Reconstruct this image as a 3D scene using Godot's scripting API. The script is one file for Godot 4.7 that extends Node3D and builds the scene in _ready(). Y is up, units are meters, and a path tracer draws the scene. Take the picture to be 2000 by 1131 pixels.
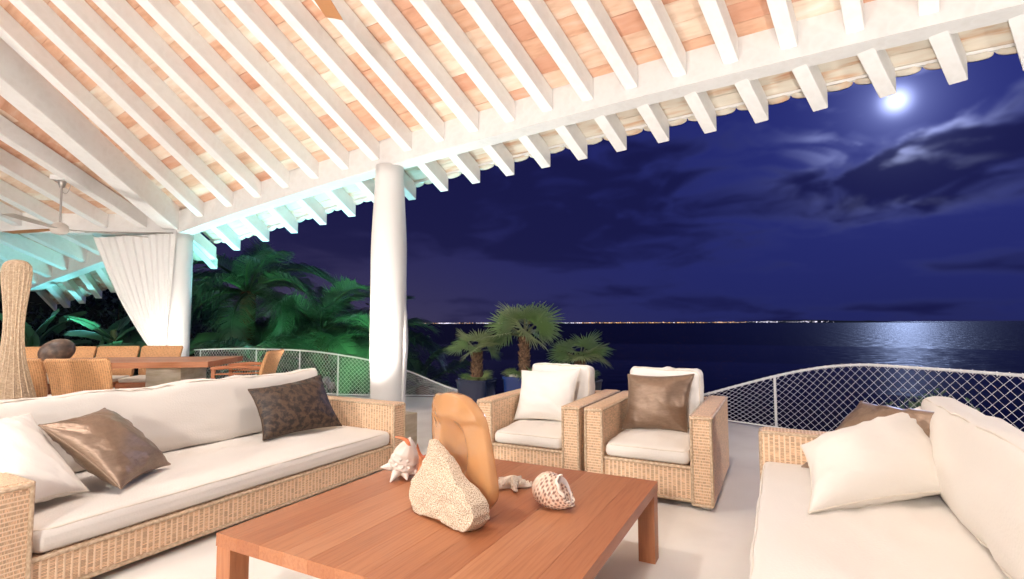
extends Node3D
# A white roofed terrace above the sea at night. World axes follow the sofas: x along the main beam, -z out to sea, y up, metres.

var rng := RandomNumberGenerator.new()
var M := {}


class Geo:
	var v := PackedVector3Array()
	var n := PackedVector3Array()
	var uv := PackedVector2Array()
	var col := PackedColorArray()
	var idx := PackedInt32Array()
	var tint := Color.WHITE

	func emit(P: PackedVector3Array, U: PackedVector2Array, I: PackedInt32Array, C: PackedColorArray, closed: bool) -> void:
		if closed:
			var c0 := Vector3.ZERO
			for p in P:
				c0 += p
			c0 /= P.size()
			var vol := 0.0
			for t in range(0, I.size(), 3):
				var a := P[I[t]] - c0
				vol += a.dot((P[I[t + 2]] - P[I[t]]).cross(P[I[t + 1]] - P[I[t]]))
			if vol < 0.0:
				for t in range(0, I.size(), 3):
					var k := I[t + 1]
					I[t + 1] = I[t + 2]
					I[t + 2] = k
		var N := PackedVector3Array()
		N.resize(P.size())
		for t in range(0, I.size(), 3):
			var f := (P[I[t + 2]] - P[I[t]]).cross(P[I[t + 1]] - P[I[t]])
			N[I[t]] += f
			N[I[t + 1]] += f
			N[I[t + 2]] += f
		var sums := {}
		var keys: Array[Vector3i] = []
		keys.resize(P.size())
		for i in P.size():
			var k := Vector3i((P[i] * 20000.0).round())
			keys[i] = k
			sums[k] = sums.get(k, Vector3.ZERO) + N[i]
		var base := v.size()
		for i in P.size():
			var s: Vector3 = sums[keys[i]]
			n.append(s.normalized() if s.length_squared() > 1e-24 else Vector3.UP)
		v.append_array(P)
		uv.append_array(U)
		if C.size() == P.size():
			col.append_array(C)
		else:
			for i in P.size():
				col.append(tint)
		for i in I:
			idx.append(base + i)

	# rows of points; each row a PackedVector3Array of one length
	func grid(R: Array, closed := false, C := PackedColorArray(), us := 1.0, vs := 1.0) -> void:
		var P := PackedVector3Array()
		var U := PackedVector2Array()
		var I := PackedInt32Array()
		var k: int = R[0].size()
		for i in R.size():
			var row: PackedVector3Array = R[i]
			for j in k:
				P.append(row[j])
				U.append(Vector2(us * j / (k - 1.0), vs * i / (R.size() - 1.0)))
		for i in R.size() - 1:
			for j in k - 1:
				var a := i * k + j
				I.append_array([a, a + 1, a + k, a + 1, a + k + 1, a + k])
		emit(P, U, I, C, closed)

	func flat(pts: Array, away: Vector3) -> void:   # a flat convex face that looks away from that point
		var nn: Vector3 = (pts[2] - pts[0]).cross(pts[1] - pts[0])
		var mid := Vector3.ZERO
		for p in pts:
			mid += p
		mid /= pts.size()
		var q := pts.duplicate()
		if nn.dot(mid - away) < 0.0:
			q.reverse()
			nn = -nn
		nn = nn.normalized()
		var base := v.size()
		var e: Vector3 = (q[1] - q[0]).normalized()
		var w := nn.cross(e)
		for p in q:
			v.append(p)
			n.append(nn)
			uv.append(Vector2((p - q[0]).dot(e), (p - q[0]).dot(w)))
			col.append(tint)
		for i in range(1, q.size() - 1):
			idx.append_array([base, base + i, base + i + 1])

	func hexa(a: Array, b: Array) -> void:   # two quads facing each other, corner for corner
		var c := Vector3.ZERO
		for i in 4:
			c += a[i] + b[i]
		c /= 8.0
		flat(a, c)
		flat(b, c)
		for i in 4:
			var j := (i + 1) % 4
			flat([a[i], a[j], b[j], b[i]], c)

	func box(c: Vector3, s: Vector3, bs := Basis.IDENTITY) -> void:
		var a := []
		var b := []
		for k in [[-1, -1], [1, -1], [1, 1], [-1, 1]]:
			a.append(c + bs * Vector3(k[0] * s.x, -s.y, k[1] * s.z) * 0.5 + Vector3.ZERO)
			b.append(c + bs * Vector3(k[0] * s.x, s.y, k[1] * s.z) * 0.5)
		hexa(a, b)

	# a box with rounded edges; warp(p in box axes from the centre) may push its points about
	func rbox(c: Vector3, s: Vector3, r: float, bs := Basis.IDENTITY, div := 1, warp = null, arc := 2) -> void:
		var h := s * 0.5
		var P := PackedVector3Array()
		var U := PackedVector2Array()
		var I := PackedInt32Array()
		var ax: Array[PackedFloat32Array] = []
		for k in 3:
			var L := PackedFloat32Array()
			for i in arc:
				L.append(-h[k] + r * (1.0 - cos(i * PI * 0.5 / arc)) if i else -h[k])
			for i in div + 1:
				L.append(lerpf(-h[k] + r, h[k] - r, i / float(div)))
			for i in range(arc - 1, -1, -1):
				L.append(h[k] - r * (1.0 - cos(i * PI * 0.5 / arc)) if i else h[k])
			ax.append(L)
		for k in 3:
			for sg in [-1, 1]:
				var u: PackedFloat32Array = ax[(k + 1) % 3]
				var w: PackedFloat32Array = ax[(k + 2) % 3]
				var base := P.size()
				for i in u.size():
					for j in w.size():
						var p := Vector3.ZERO
						p[k] = sg * h[k]
						p[(k + 1) % 3] = u[i]
						p[(k + 2) % 3] = w[j]
						var q := p.clamp(-h + Vector3.ONE * r, h - Vector3.ONE * r)
						var d := p - q
						p = q + d.normalized() * r
						if warp != null:
							p = warp.call(p)
						P.append(c + bs * p)
						U.append(Vector2(u[i], w[j]))
				for i in u.size() - 1:
					for j in w.size() - 1:
						var a := base + i * w.size() + j
						if sg > 0:
							I.append_array([a, a + 1, a + w.size(), a + 1, a + w.size() + 1, a + w.size()])
						else:
							I.append_array([a, a + w.size(), a + 1, a + 1, a + w.size(), a + w.size() + 1])
		emit(P, U, I, PackedColorArray(), true)

	# a round bar along points; rad a number or one per point
	func tube(pts: PackedVector3Array, rad: Variant, sides := 8, squash := 1.0) -> void:
		var R := []
		var up := Vector3.UP
		var t0 := (pts[1] - pts[0]).normalized()
		if absf(t0.dot(up)) > 0.9:
			up = Vector3.RIGHT
		var len := 0.0
		for i in pts.size():
			var t := (pts[mini(i + 1, pts.size() - 1)] - pts[maxi(i - 1, 0)]).normalized()
			up = (up - t * up.dot(t)).normalized()
			var sd := t.cross(up)
			var r: float = rad if rad is float else rad[i]
			var row := PackedVector3Array()
			for k in sides + 1:
				var a := TAU * (k % sides) / sides
				row.append(pts[i] + (up * cos(a) * squash + sd * sin(a)) * r)
			if i == 0:
				R.append(_same(pts[0], sides + 1))
			R.append(row)
		R.append(_same(pts[pts.size() - 1], sides + 1))
		grid(R, true, PackedColorArray(), 1.0, pts.size())

	func _same(p: Vector3, k: int) -> PackedVector3Array:
		var row := PackedVector3Array()
		row.resize(k)
		row.fill(p)
		return row

	func lathe(prof: Array, c := Vector3.ZERO, sides := 24, warp = null) -> void:   # prof: Vector2(radius, height)
		var R := []
		for q in prof:
			var row := PackedVector3Array()
			for k in sides + 1:
				var a := TAU * (k % sides) / sides
				var p := Vector3(cos(a) * q.x, q.y, sin(a) * q.x)
				if warp != null:
					p = warp.call(p, a)
				row.append(c + p)
			R.append(row)
		grid(R, true)

	func mesh() -> ArrayMesh:
		var A := []
		A.resize(Mesh.ARRAY_MAX)
		A[Mesh.ARRAY_VERTEX] = v
		A[Mesh.ARRAY_NORMAL] = n
		A[Mesh.ARRAY_TEX_UV] = uv
		A[Mesh.ARRAY_COLOR] = col
		A[Mesh.ARRAY_INDEX] = idx
		var m := ArrayMesh.new()
		m.add_surface_from_arrays(Mesh.PRIMITIVE_TRIANGLES, A)
		return m


# ------------------------------------------------------------------ helpers
func lin(r: float, g: float, b: float) -> Color:
	return Color(r, g, b).linear_to_srgb()


func mat(key: String, c: Color, rough := 0.7, metal := 0.0) -> StandardMaterial3D:
	var m := StandardMaterial3D.new()
	m.resource_name = key
	m.albedo_color = c
	m.roughness = rough
	m.metallic = metal
	M[key] = m
	return m


func noise(freq: float, oct := 4, sd := 1, kind := FastNoiseLite.TYPE_SIMPLEX_SMOOTH) -> FastNoiseLite:
	var f := FastNoiseLite.new()
	f.seed = sd
	f.noise_type = kind
	f.frequency = freq
	f.fractal_octaves = oct
	return f


func noise_tex(freq: float, stops: Array, size := 256, oct := 4, sd := 1, kind := FastNoiseLite.TYPE_SIMPLEX_SMOOTH) -> NoiseTexture2D:
	var t := NoiseTexture2D.new()
	t.width = size
	t.height = size
	t.seamless = true
	t.noise = noise(freq, oct, sd, kind)
	if stops:
		var g := Gradient.new()
		g.offsets = PackedFloat32Array(stops.map(func(s): return s[0]))
		g.colors = PackedColorArray(stops.map(func(s): return s[1]))
		t.color_ramp = g
	return t


func tri(m: StandardMaterial3D, scale: Vector3, world := false) -> StandardMaterial3D:
	m.uv1_triplanar = true
	m.uv1_world_triplanar = world
	m.uv1_scale = scale
	m.uv1_triplanar_sharpness = 8.0
	return m


func relief(m: StandardMaterial3D, t: Texture2D, cm: float) -> void:
	m.heightmap_enabled = true
	m.heightmap_texture = t
	m.heightmap_scale = cm


func put(parent: Node, called: String, g: Variant, m: Material) -> MeshInstance3D:
	var o := MeshInstance3D.new()
	o.name = called
	o.mesh = g.mesh() if g is Geo else g
	o.material_override = m
	parent.add_child(o, true)
	return o


func thing(called: String, label: String, category: String, at := Vector3.ZERO, turn := 0.0, group := "") -> Node3D:
	var o := Node3D.new()
	o.name = called
	o.position = at
	o.rotation.y = turn
	add_child(o, true)
	return tag(o, label, category, group)


func tag(o: Node3D, label: String, category: String, group := "") -> Node3D:
	o.set_meta("label", label)
	o.set_meta("category", category)
	if group:
		o.set_meta("group", group)
	return o


func structure(called: String, g: Variant, m: Material, label := "") -> MeshInstance3D:
	var o := put(self, called, g, m)
	o.set_meta("kind", "structure")
	if label:
		o.set_meta("label", label)
	return o


func pv(a: Array) -> PackedVector3Array:
	return PackedVector3Array(a)


# ------------------------------------------------------------------ camera, sky, lights
func make_view() -> void:
	var cam := Camera3D.new()
	cam.name = "camera"
	cam.fov = 58.73
	cam.near = 0.05
	cam.far = 60000.0
	cam.basis = Basis(Vector3.UP, 0.481) * Basis(Vector3.RIGHT, 0.0641) * Basis(Vector3.BACK, -0.0033)
	cam.position = Vector3(0, 1.15, 0)
	add_child(cam)
	cam.current = true
	var env := Environment.new()
	env.background_mode = Environment.BG_SKY
	var sm := PanoramaSkyMaterial.new()
	sm.panorama = night_sky()
	env.sky = Sky.new()
	env.sky.sky_material = sm
	env.tonemap_mode = Environment.TONE_MAPPER_LINEAR
	env.tonemap_exposure = 1.0
	env.sdfgi_enabled = true
	env.ssao_enabled = true
	env.ssil_enabled = true
	var we := WorldEnvironment.new()
	we.name = "surroundings"
	we.environment = env
	add_child(we)
	var moonlight := DirectionalLight3D.new()
	moonlight.name = "moonlight"
	moonlight.light_color = Color(0.72, 0.8, 1.0)
	moonlight.light_energy = 0.11
	moonlight.light_angular_distance = 0.5
	moonlight.shadow_enabled = true
	moonlight.sky_mode = DirectionalLight3D.SKY_MODE_LIGHT_ONLY
	var md := Vector3(0.163, 0.300, -0.94).normalized()
	moonlight.basis = Basis.looking_at(-md, Vector3.UP)
	add_child(moonlight)


func bump2(x: float, y: float, cx: float, cy: float, sx: float, sy: float) -> float:
	return exp(-((x - cx) * (x - cx) / (sx * sx) + (y - cy) * (y - cy) / (sy * sy)))


func night_sky() -> ImageTexture:
	var W := 2048
	var H := 1024
	var img := Image.create(W, H, false, Image.FORMAT_RGBF)
	var low := Color(0.022, 0.022, 0.06)
	img.fill(low)
	var na := noise(1.0, 5, 11)
	var nb := noise(1.0, 3, 23)
	var nc := noise(2.2, 5, 37)
	var moon := Vector3(0.163, 0.329, -0.93).normalized()
	for y in H / 2:
		var el := PI * (0.5 - (y + 0.5) / H)
		var ce := cos(el)
		var se := sin(el)
		var e := rad_to_deg(el)
		for x in W:
			var az := wrapf(TAU * (x + 0.5) / W, -PI, PI)
			var d := Vector3(sin(az) * ce, se, -cos(az) * ce)
			var a := rad_to_deg(az)
			var east := 0.5 + 0.5 * sin(az + 0.75)              # bluer towards the moon, a town's purple haze on the other side
			var blue := Color(0.0105, 0.0115, 0.080).lerp(Color(0.020, 0.027, 0.185), smoothstep(0.35, 1.0, east))
			var haze := Color(0.066, 0.053, 0.084).lerp(Color(0.016, 0.020, 0.112), smoothstep(0.3, 0.85, east))
			var c := blue.lerp(haze, exp(-e / 8.5))
			c = c.lerp(Color(0.010, 0.011, 0.085), 0.7 * smoothstep(18.0, 45.0, e))
			# clouds lie in a layer, so they crowd together towards the horizon
			var k := 1.0 / (se + 0.13)
			var p := Vector3(d.x * k, d.z * k, 0.0) * 0.62
			var q := p + Vector3(nb.get_noise_3dv(p * 1.3), nb.get_noise_3dv(p * 1.3 + Vector3(9, 4, 2)), 0) * 0.22
			var f := na.get_noise_3d(q.x * 1.05, q.y * 1.05, 1.0) + 0.5 * smoothstep(2.0, 14.0, e) * nc.get_noise_3d(q.x * 2.6, q.y * 2.6, 4.0)
			var bias := 0.08 + 0.85 * bump2(a, e, -18.0, 13.0, 20.0, 5.5) + 0.36 * bump2(a, e, 16.0, 14.0, 9.0, 3.0) + 0.2 * bump2(a, e, 5.0, 13.0, 7.0, 2.2)
			bias += 0.35 * bump2(a, e, -48.0, 14.0, 22.0, 6.0) - 0.25 * bump2(a, e, -32.0, 4.0, 16.0, 2.5) - 0.32 * bump2(a, e, 6.0, 6.5, 12.0, 3.5)
			var cl := smoothstep(-0.05, 0.6, f + bias)
			c = c.lerp(Color(0.0085, 0.0090, 0.058).lerp(Color(0.032, 0.027, 0.062), exp(-e / 6.0) * (1.0 - smoothstep(0.3, 0.8, east))), 0.88 * cl)
			# moon glow, and the thin edges of clouds that catch it
			var ang := rad_to_deg(acos(clampf(d.dot(moon), -1.0, 1.0)))
			var wisp := clampf(1.0 - absf(f + bias - 0.2) * 3.2, 0.0, 1.0)
			var wisp2 := smoothstep(0.05, 0.55, nc.get_noise_3d(q.x * 1.6 + 3.0, q.y * 1.6, 8.0) + 0.35 * wisp)
			var near := exp(-ang / 3.4)
			c += Color(0.10, 0.12, 0.36) * (0.55 * near * (1.0 - 0.6 * cl))
			c += Color(0.52, 0.60, 1.0) * (2.2 * exp(-ang * ang / 0.8) + 0.55 * exp(-ang / 1.5))
			c += Color(0.33, 0.37, 0.62) * (wisp2 * exp(-ang * ang / 26.0) * 1.8)
			c += Color(0.13, 0.15, 0.30) * (wisp * exp(-ang / 6.0) * 0.75)
			img.set_pixel(x, y, c)
	return ImageTexture.create_from_image(img)


# ------------------------------------------------------------------ materials
func weave_images(stakes: int, rows: int, seed_: int) -> Array:   # colour and height of a wicker weave, upright stakes and level strands
	var S := 512
	var ic := Image.create(S, S, false, Image.FORMAT_RGB8)
	var ih := Image.create(S, S, false, Image.FORMAT_L8)
	var r := RandomNumberGenerator.new()
	r.seed = seed_
	var tone := []
	for j in rows * stakes:
		tone.append(r.randf_range(0.86, 1.10))
	var wob := []
	for j in rows:
		wob.append(r.randf_range(-0.16, 0.16))
	for y in S:
		var fy := float(y) / S * rows
		var j := int(fy)
		for x in S:
			var fx := float(x) / S * stakes
			var ph := fx + j
			var yy = (fy - j) * 2.0 - 1.0 + wob[j] * sin(TAU * fx)
			var prof := sqrt(maxf(0.0, 1.0 - yy * yy * 1.1))
			var h := prof * (0.62 + 0.20 * cos(PI * ph))
			var i := int(round(fx)) % stakes
			var dx = (fx - round(fx)) / 0.20
			var hs := 1.0 * sqrt(maxf(0.0, 1.0 - dx * dx))
			var t: float = tone[(j * stakes + int(fx)) % tone.size()]
			var c := Color(0.85, 0.70, 0.56) * t
			if hs > h:
				c = Color(0.91, 0.79, 0.66) * (0.9 + 0.1 * tone[i])
				h = hs
			c = Color(0.57, 0.42, 0.30).lerp(c, smoothstep(0.06, 0.40, h))  # gaps between strands darkened in the colour, standing in for shade
			ic.set_pixel(x, y, c)
			ih.set_pixel(x, y, Color(h, h, h))
	return [ic, ih]


func velvet_map() -> ImageTexture:      # crushed pile: its patchy sheen is put into the colour
	var S := 512
	var a := noise(0.012, 3, 18).get_seamless_image(S, S)
	var b := noise(0.035, 4, 19).get_seamless_image(S, S)
	var c := noise(0.09, 3, 20).get_seamless_image(S, S)
	var o := Image.create(S, S, false, Image.FORMAT_RGB8)
	for y in S:
		for x in S:
			var h := a.get_pixel(x, y).r * 1.15 + b.get_pixel(x, y).r * 0.5 + c.get_pixel(x, y).r * 0.35 - 1.0
			var k := smoothstep(-0.30, 0.34, h)
			o.set_pixel(x, y, lin(lerpf(0.010, 0.075, k), lerpf(0.0044, 0.041, k), lerpf(0.0022, 0.023, k)))
	return ImageTexture.create_from_image(o)


func turned(i: Image) -> ImageTexture:
	var o: Image = i.duplicate()
	o.rotate_90(CLOCKWISE)
	return ImageTexture.create_from_image(o)


func make_materials() -> void:
	var fine := noise_tex(0.02, [], 256, 5, 5)
	var grain := noise_tex(0.01, [[0.0, Color(0.97, 0.965, 0.96)], [0.5, Color(1, 1, 1)], [1.0, Color(0.98, 0.975, 0.97)]], 256, 4, 8)
	# plaster and limewashed timber
	var p := mat("white_plaster", lin(0.80, 0.78, 0.75), 0.75)
	tri(p, Vector3.ONE * 0.8)
	relief(p, fine, 0.08)
	var t := mat("limewashed_timber", lin(0.80, 0.785, 0.76), 0.62)
	t.albedo_texture = grain
	tri(t, Vector3.ONE * 1.7)
	relief(t, fine, 0.03)
	var f := mat("floor_cement", lin(0.80, 0.77, 0.72), 0.38)
	f.albedo_texture = noise_tex(0.008, [[0.0, Color(0.93, 0.92, 0.91)], [0.45, Color(0.98, 0.975, 0.97)], [1.0, Color(1, 1, 1)]], 512, 6, 3)
	f.roughness_texture = noise_tex(0.01, [[0.0, Color(0.75, 0.75, 0.75)], [1.0, Color(1, 1, 1)]], 256, 4, 31)
	tri(f, Vector3.ONE * 0.35)
	# clay tiles: deep, mid, pale and limewashed ones
	var clay := [[0.56, 0.285, 0.18], [0.62, 0.365, 0.24], [0.67, 0.45, 0.32], [0.71, 0.53, 0.40], [0.73, 0.585, 0.46], [0.60, 0.33, 0.215]]
	for i in clay.size():
		var c: Array = clay[i]
		var m := mat("clay_%d" % i, Color.WHITE, 0.8)
		m.albedo_texture = noise_tex(0.012, [[0.0, lin(c[0] * 0.82, c[1] * 0.76, c[2] * 0.72)], [0.4, lin(c[0], c[1], c[2])], [0.65, lin(c[0] * 1.03, c[1] * 1.08, c[2] * 1.12)], [1.0, lin(c[0] * 1.08, c[1] * 1.3, c[2] * 1.5)]], 256, 4, 40 + i)
		tri(m, Vector3(0.5, 1.6, 2.4))
		relief(m, fine, 0.08)
	for i in 3:
		var m := mat("pale_tile_%d" % i, Color.WHITE, 0.8)
		m.albedo_texture = noise_tex(0.010, [[0.0, lin(0.52, 0.27, 0.16)], [0.22, lin(0.60, 0.43, 0.30)], [0.45, lin(0.66, 0.58, 0.47)], [1.0, lin(0.72, 0.68, 0.58)]], 256, 4, 60 + i)
		tri(m, Vector3(0.45, 1.6, 2.4))
		relief(m, fine, 0.08)
	# wicker
	var w := weave_images(8, 32, 4)
	var wc := ImageTexture.create_from_image(w[0])
	var wh := ImageTexture.create_from_image(w[1])
	for k in ["wicker", "wicker_upright", "wicker_fine"]:
		var m := mat(k, Color.WHITE, 0.55)
		m.albedo_texture = turned(w[0]) if k == "wicker_upright" else wc
		relief(m, turned(w[1]) if k == "wicker_upright" else wh, 0.2)
		tri(m, Vector3.ONE * (7.0 if k == "wicker_upright" else 6.5 if k == "wicker_fine" else 4.6))
		m.uv1_triplanar_sharpness = 30.0
	var cane := mat("cane", lin(0.70, 0.54, 0.38), 0.5)
	cane.albedo_texture = noise_tex(0.05, [[0.0, Color(0.75, 0.7, 0.65)], [1.0, Color(1, 1, 1)]], 128, 3, 12)
	tri(cane, Vector3.ONE * 6.0)
	var dc := mat("chair_weave", lin(0.82, 0.62, 0.42), 0.6)
	dc.albedo_texture = wc
	relief(dc, wh, 0.2)
	tri(dc, Vector3.ONE * 7.0)
	var lw := mat("lamp_weave", lin(0.92, 0.83, 0.75), 0.6)
	lw.albedo_texture = wc
	relief(lw, wh, 0.6)
	# cloth
	var cloth := noise(0.09, 3, 9)
	var ct := ImageTexture.create_from_image(cloth.get_seamless_image(256, 256))
	var folds := noise_tex(0.012, [], 256, 3, 77)
	for k in [["linen", lin(0.73, 0.67, 0.60), 0.85], ["linen_white", lin(0.77, 0.73, 0.68), 0.85], ["curtain", lin(0.82, 0.80, 0.77), 0.8]]:
		var m := mat(k[0], k[1], k[2])
		relief(m, ct, 0.06)
		tri(m, Vector3.ONE * 3.0)
		m.rim_enabled = true
		m.rim = 0.25
		m.rim_tint = 0.5
	M.curtain.backlight_enabled = true
	M.curtain.backlight = Color(0.35, 0.35, 0.35)
	var piping := mat("piping", lin(0.70, 0.62, 0.52), 0.85)
	piping.rim_enabled = true
	var br := mat("bronze_cloth", lin(0.25, 0.165, 0.112), 0.36, 0.4)
	br.albedo_texture = noise_tex(0.03, [[0.0, Color(0.90, 0.89, 0.88)], [0.6, Color(0.97, 0.97, 0.97)], [1.0, Color(1, 1, 1)]], 256, 5, 15)
	relief(br, ct, 0.12)
	tri(br, Vector3(2.5, 7.0, 2.5))
	var ve := mat("crushed_velvet", Color.WHITE, 0.55)
	ve.albedo_texture = velvet_map()
	tri(ve, Vector3(3.0, 3.0, 3.0))
	relief(ve, folds, 0.3)
	# oiled wood: several boards' tones, the grain along local z (teak), x (dark table) or y (legs)
	var teak := [[0.355, 0.128, 0.052], [0.39, 0.148, 0.062], [0.325, 0.110, 0.043], [0.41, 0.165, 0.074]]
	for i in teak.size():
		var c: Array = teak[i]
		for ax in [["z", Vector3(14, 14, 0.7)], ["x", Vector3(0.7, 14, 14)], ["y", Vector3(14, 0.7, 14)]]:
			var m := mat("teak_%s%d" % [ax[0], i], Color.WHITE, 0.42)
			m.albedo_texture = noise_tex(0.014, [[0.0, lin(c[0] * 0.84, c[1] * 0.78, c[2] * 0.74)], [0.4, lin(c[0], c[1], c[2])], [0.7, lin(c[0] * 1.08, c[1] * 1.12, c[2] * 1.15)], [1.0, lin(c[0] * 0.92, c[1] * 0.88, c[2] * 0.85)]], 256, 5, 80 + i)
			tri(m, ax[1])
			relief(m, fine, 0.05)
	var fw := mat("chair_timber", lin(0.42, 0.19, 0.085), 0.45)
	fw.albedo_texture = M.teak_z0.albedo_texture
	fw.albedo_color = Color(1.0, 0.96, 0.9)
	tri(fw, Vector3(3, 3, 3))
	mat("fan_blade", lin(0.50, 0.235, 0.10), 0.4)
	mat("fan_pale", lin(0.62, 0.56, 0.50), 0.4)
	mat("fan_metal", lin(0.42, 0.38, 0.35), 0.32, 0.8)
	mat("cord", lin(0.74, 0.72, 0.70), 0.7)
	mat("rail_white", lin(0.74, 0.74, 0.74), 0.4)
	mat("dark_groove", lin(0.02, 0.015, 0.01), 0.9)  # near-black tone for the strip along the coconut groove
	var tv := mat("travertine", lin(0.60, 0.54, 0.44), 0.5)
	tv.albedo_texture = noise_tex(0.01, [[0.0, Color(0.8, 0.78, 0.72)], [1.0, Color(1, 1, 1)]], 256, 5, 22)
	tri(tv, Vector3(1.0, 4.0, 1.0))
	var gr := mat("granite", Color.WHITE, 0.85)
	gr.albedo_texture = noise_tex(0.16, [[0.0, lin(0.06, 0.035, 0.02)], [0.30, lin(0.16, 0.09, 0.05)], [0.40, lin(0.58, 0.42, 0.28)], [0.60, lin(0.72, 0.59, 0.44)], [1.0, lin(0.82, 0.75, 0.64)]], 512, 2, 51)
	tri(gr, Vector3.ONE * 2.4)
	relief(gr, noise_tex(0.10, [], 256, 4, 52), 0.25)
	var am2 := mat("amber_cloudy", lin(0.66, 0.33, 0.13), 0.12)
	am2.albedo_color.a = 0.6
	am2.transparency = BaseMaterial3D.TRANSPARENCY_ALPHA
	var sh := mat("shell", Color.WHITE, 0.4)
	sh.vertex_color_use_as_albedo = true
	relief(sh, fine, 0.15)
	tri(sh, Vector3.ONE * 8.0)
	var sl := mat("shell_lip", lin(0.80, 0.40, 0.22), 0.25)
	sl.vertex_color_use_as_albedo = true
	mat("starfish", lin(0.84, 0.73, 0.60), 0.75)
	var cc := mat("nut_husk", Color.WHITE, 0.45)
	cc.albedo_texture = noise_tex(0.02, [[0.0, lin(0.03, 0.017, 0.012)], [0.5, lin(0.085, 0.05, 0.035)], [1.0, lin(0.20, 0.125, 0.08)]], 256, 5, 57)
	tri(cc, Vector3(2, 2, 2))
	mat("glazed_navy", lin(0.012, 0.018, 0.045), 0.16)
	mat("glazed_blue", lin(0.012, 0.030, 0.125), 0.14)
	mat("pot_grey", lin(0.05, 0.05, 0.055), 0.4)
	mat("soil", lin(0.035, 0.022, 0.014), 0.95)
	mat("pebble", lin(0.72, 0.68, 0.62), 0.7)
	# plants
	for k in [["fan_leaf", [0.095, 0.175, 0.045]], ["fan_leaf_pale", [0.19, 0.25, 0.09]], ["date_leaf", [0.05, 0.13, 0.05]], ["date_leaf_dark", [0.026, 0.072, 0.028]], ["banana_leaf", [0.045, 0.14, 0.045]], ["banana_leaf_dark", [0.016, 0.048, 0.020]], ["shrub_leaf", [0.014, 0.034, 0.010]], ["stalk", [0.13, 0.15, 0.05]]]:
		var c: Array = k[1]
		var m := mat(k[0], lin(c[0], c[1], c[2]), 0.42)
		m.backlight_enabled = true
		m.backlight = Color(0.5, 0.5, 0.5)
		m.metallic_specular = 0.08 if k[0] == "shrub_leaf" else 0.45
	var tk := mat("palm_bark", Color.WHITE, 0.9)
	tk.albedo_texture = noise_tex(0.05, [[0.0, lin(0.035, 0.018, 0.01)], [0.5, lin(0.12, 0.065, 0.035)], [1.0, lin(0.24, 0.15, 0.085)]], 128, 4, 58)
	tri(tk, Vector3.ONE * 4.0)
	var hs := mat("hillside_scrub", lin(0.012, 0.016, 0.008), 0.95)
	tri(hs, Vector3.ONE * 0.1, true)
	var sea := mat("sea_water", lin(0.002, 0.003, 0.012), 0.28)
	sea.metallic_specular = 0.06
	sea.normal_enabled = true
	var sn := noise(0.012, 5, 91)
	var si := sn.get_seamless_image(512, 512)
	si.bump_map_to_normal_map(6.0)
	sea.normal_texture = ImageTexture.create_from_image(si)
	sea.normal_scale = 0.5
	tri(sea, Vector3(0.010, 0.010, 0.020), true)
	mat("far_coast", lin(0.010, 0.010, 0.014), 1.0)


func glow(key: String, c: Color, energy: float) -> StandardMaterial3D:
	var m := mat(key, Color(0.1, 0.1, 0.1), 0.4)
	m.emission_enabled = true
	m.emission = c
	m.emission_energy_multiplier = energy
	return m


# ------------------------------------------------------------------ the roof
const SLOPE := 0.41888      # 24 degrees
const ZB := -5.34           # the inner face of the sea-side beam

func beam_y(x: float) -> float:      # underside of the sea-side beam, which dips gently to the west
	return -0.00474034 * x * x + 0.04030656 * x + 3.5917


const SKEW := [21.0, 18.2, 14.7, 11.2, 8.2, 5.0, 1.8, -1.1, -3.6, -5.8, -7.9, -9.6, -11.1, -12.3, -12.4, -11.9, -11.8, -12.2, -10.5, -10.0, -9.5, -9.0]

func rafter_dir(i: int) -> Vector3:   # upwards and inwards; the rafters fan out slightly
	var sk := deg_to_rad(SKEW[i])
	return Vector3(sin(sk) * cos(SLOPE), sin(SLOPE), cos(sk) * cos(SLOPE))


func rafter_mesh(a: Vector3, b: Vector3, w: float, h: float) -> Geo:   # a, b: middles of the underside's two ends; plumb cut at a
	var g := Geo.new()
	var d := (b - a).normalized()
	var s := d.cross(Vector3.UP).normalized() * w * 0.5
	var e := s.normalized() * 0.006
	var up := Vector3.UP * h
	var q := Vector3.UP * 0.006
	var A := [a - s + e, a + s - e, a + s + q, a + s + up, a - s + up, a - s + q]
	var B := []
	for p in A:
		B.append(p + (b - a))
	var c := (a + b) * 0.5 + up * 0.5
	g.flat(A, c)
	g.flat(B, c)
	for i in 6:
		var j := (i + 1) % 6
		g.flat([A[i], A[j], B[j], B[i]], c)
	return g


func tile_piece(g: Geo, a0: Vector3, b0: Vector3, a1: Vector3, b1: Vector3, th: float, gap: float) -> void:
	# a, b: the two rafters' tops at the lower and the upper edge of this course
	var l := (a1 - a0).normalized() * gap
	var t := Vector3.UP * th
	g.hexa([a0 + l, b0 + l, b1 - l, a1 - l], [a0 + l + t, b0 + l + t, b1 - l + t, a1 - l + t])


func clay_mat(east := 0.0) -> Material:      # the eastern bays hold more of the deep red tiles
	var k := pow(rng.randf(), lerpf(0.62, 1.15, east))
	return M["clay_%d" % (0 if k < 0.17 else 1 if k < 0.42 else 2 if k < 0.66 else 3 if k < 0.84 else 4 if k < 0.94 else 5)]


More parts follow.
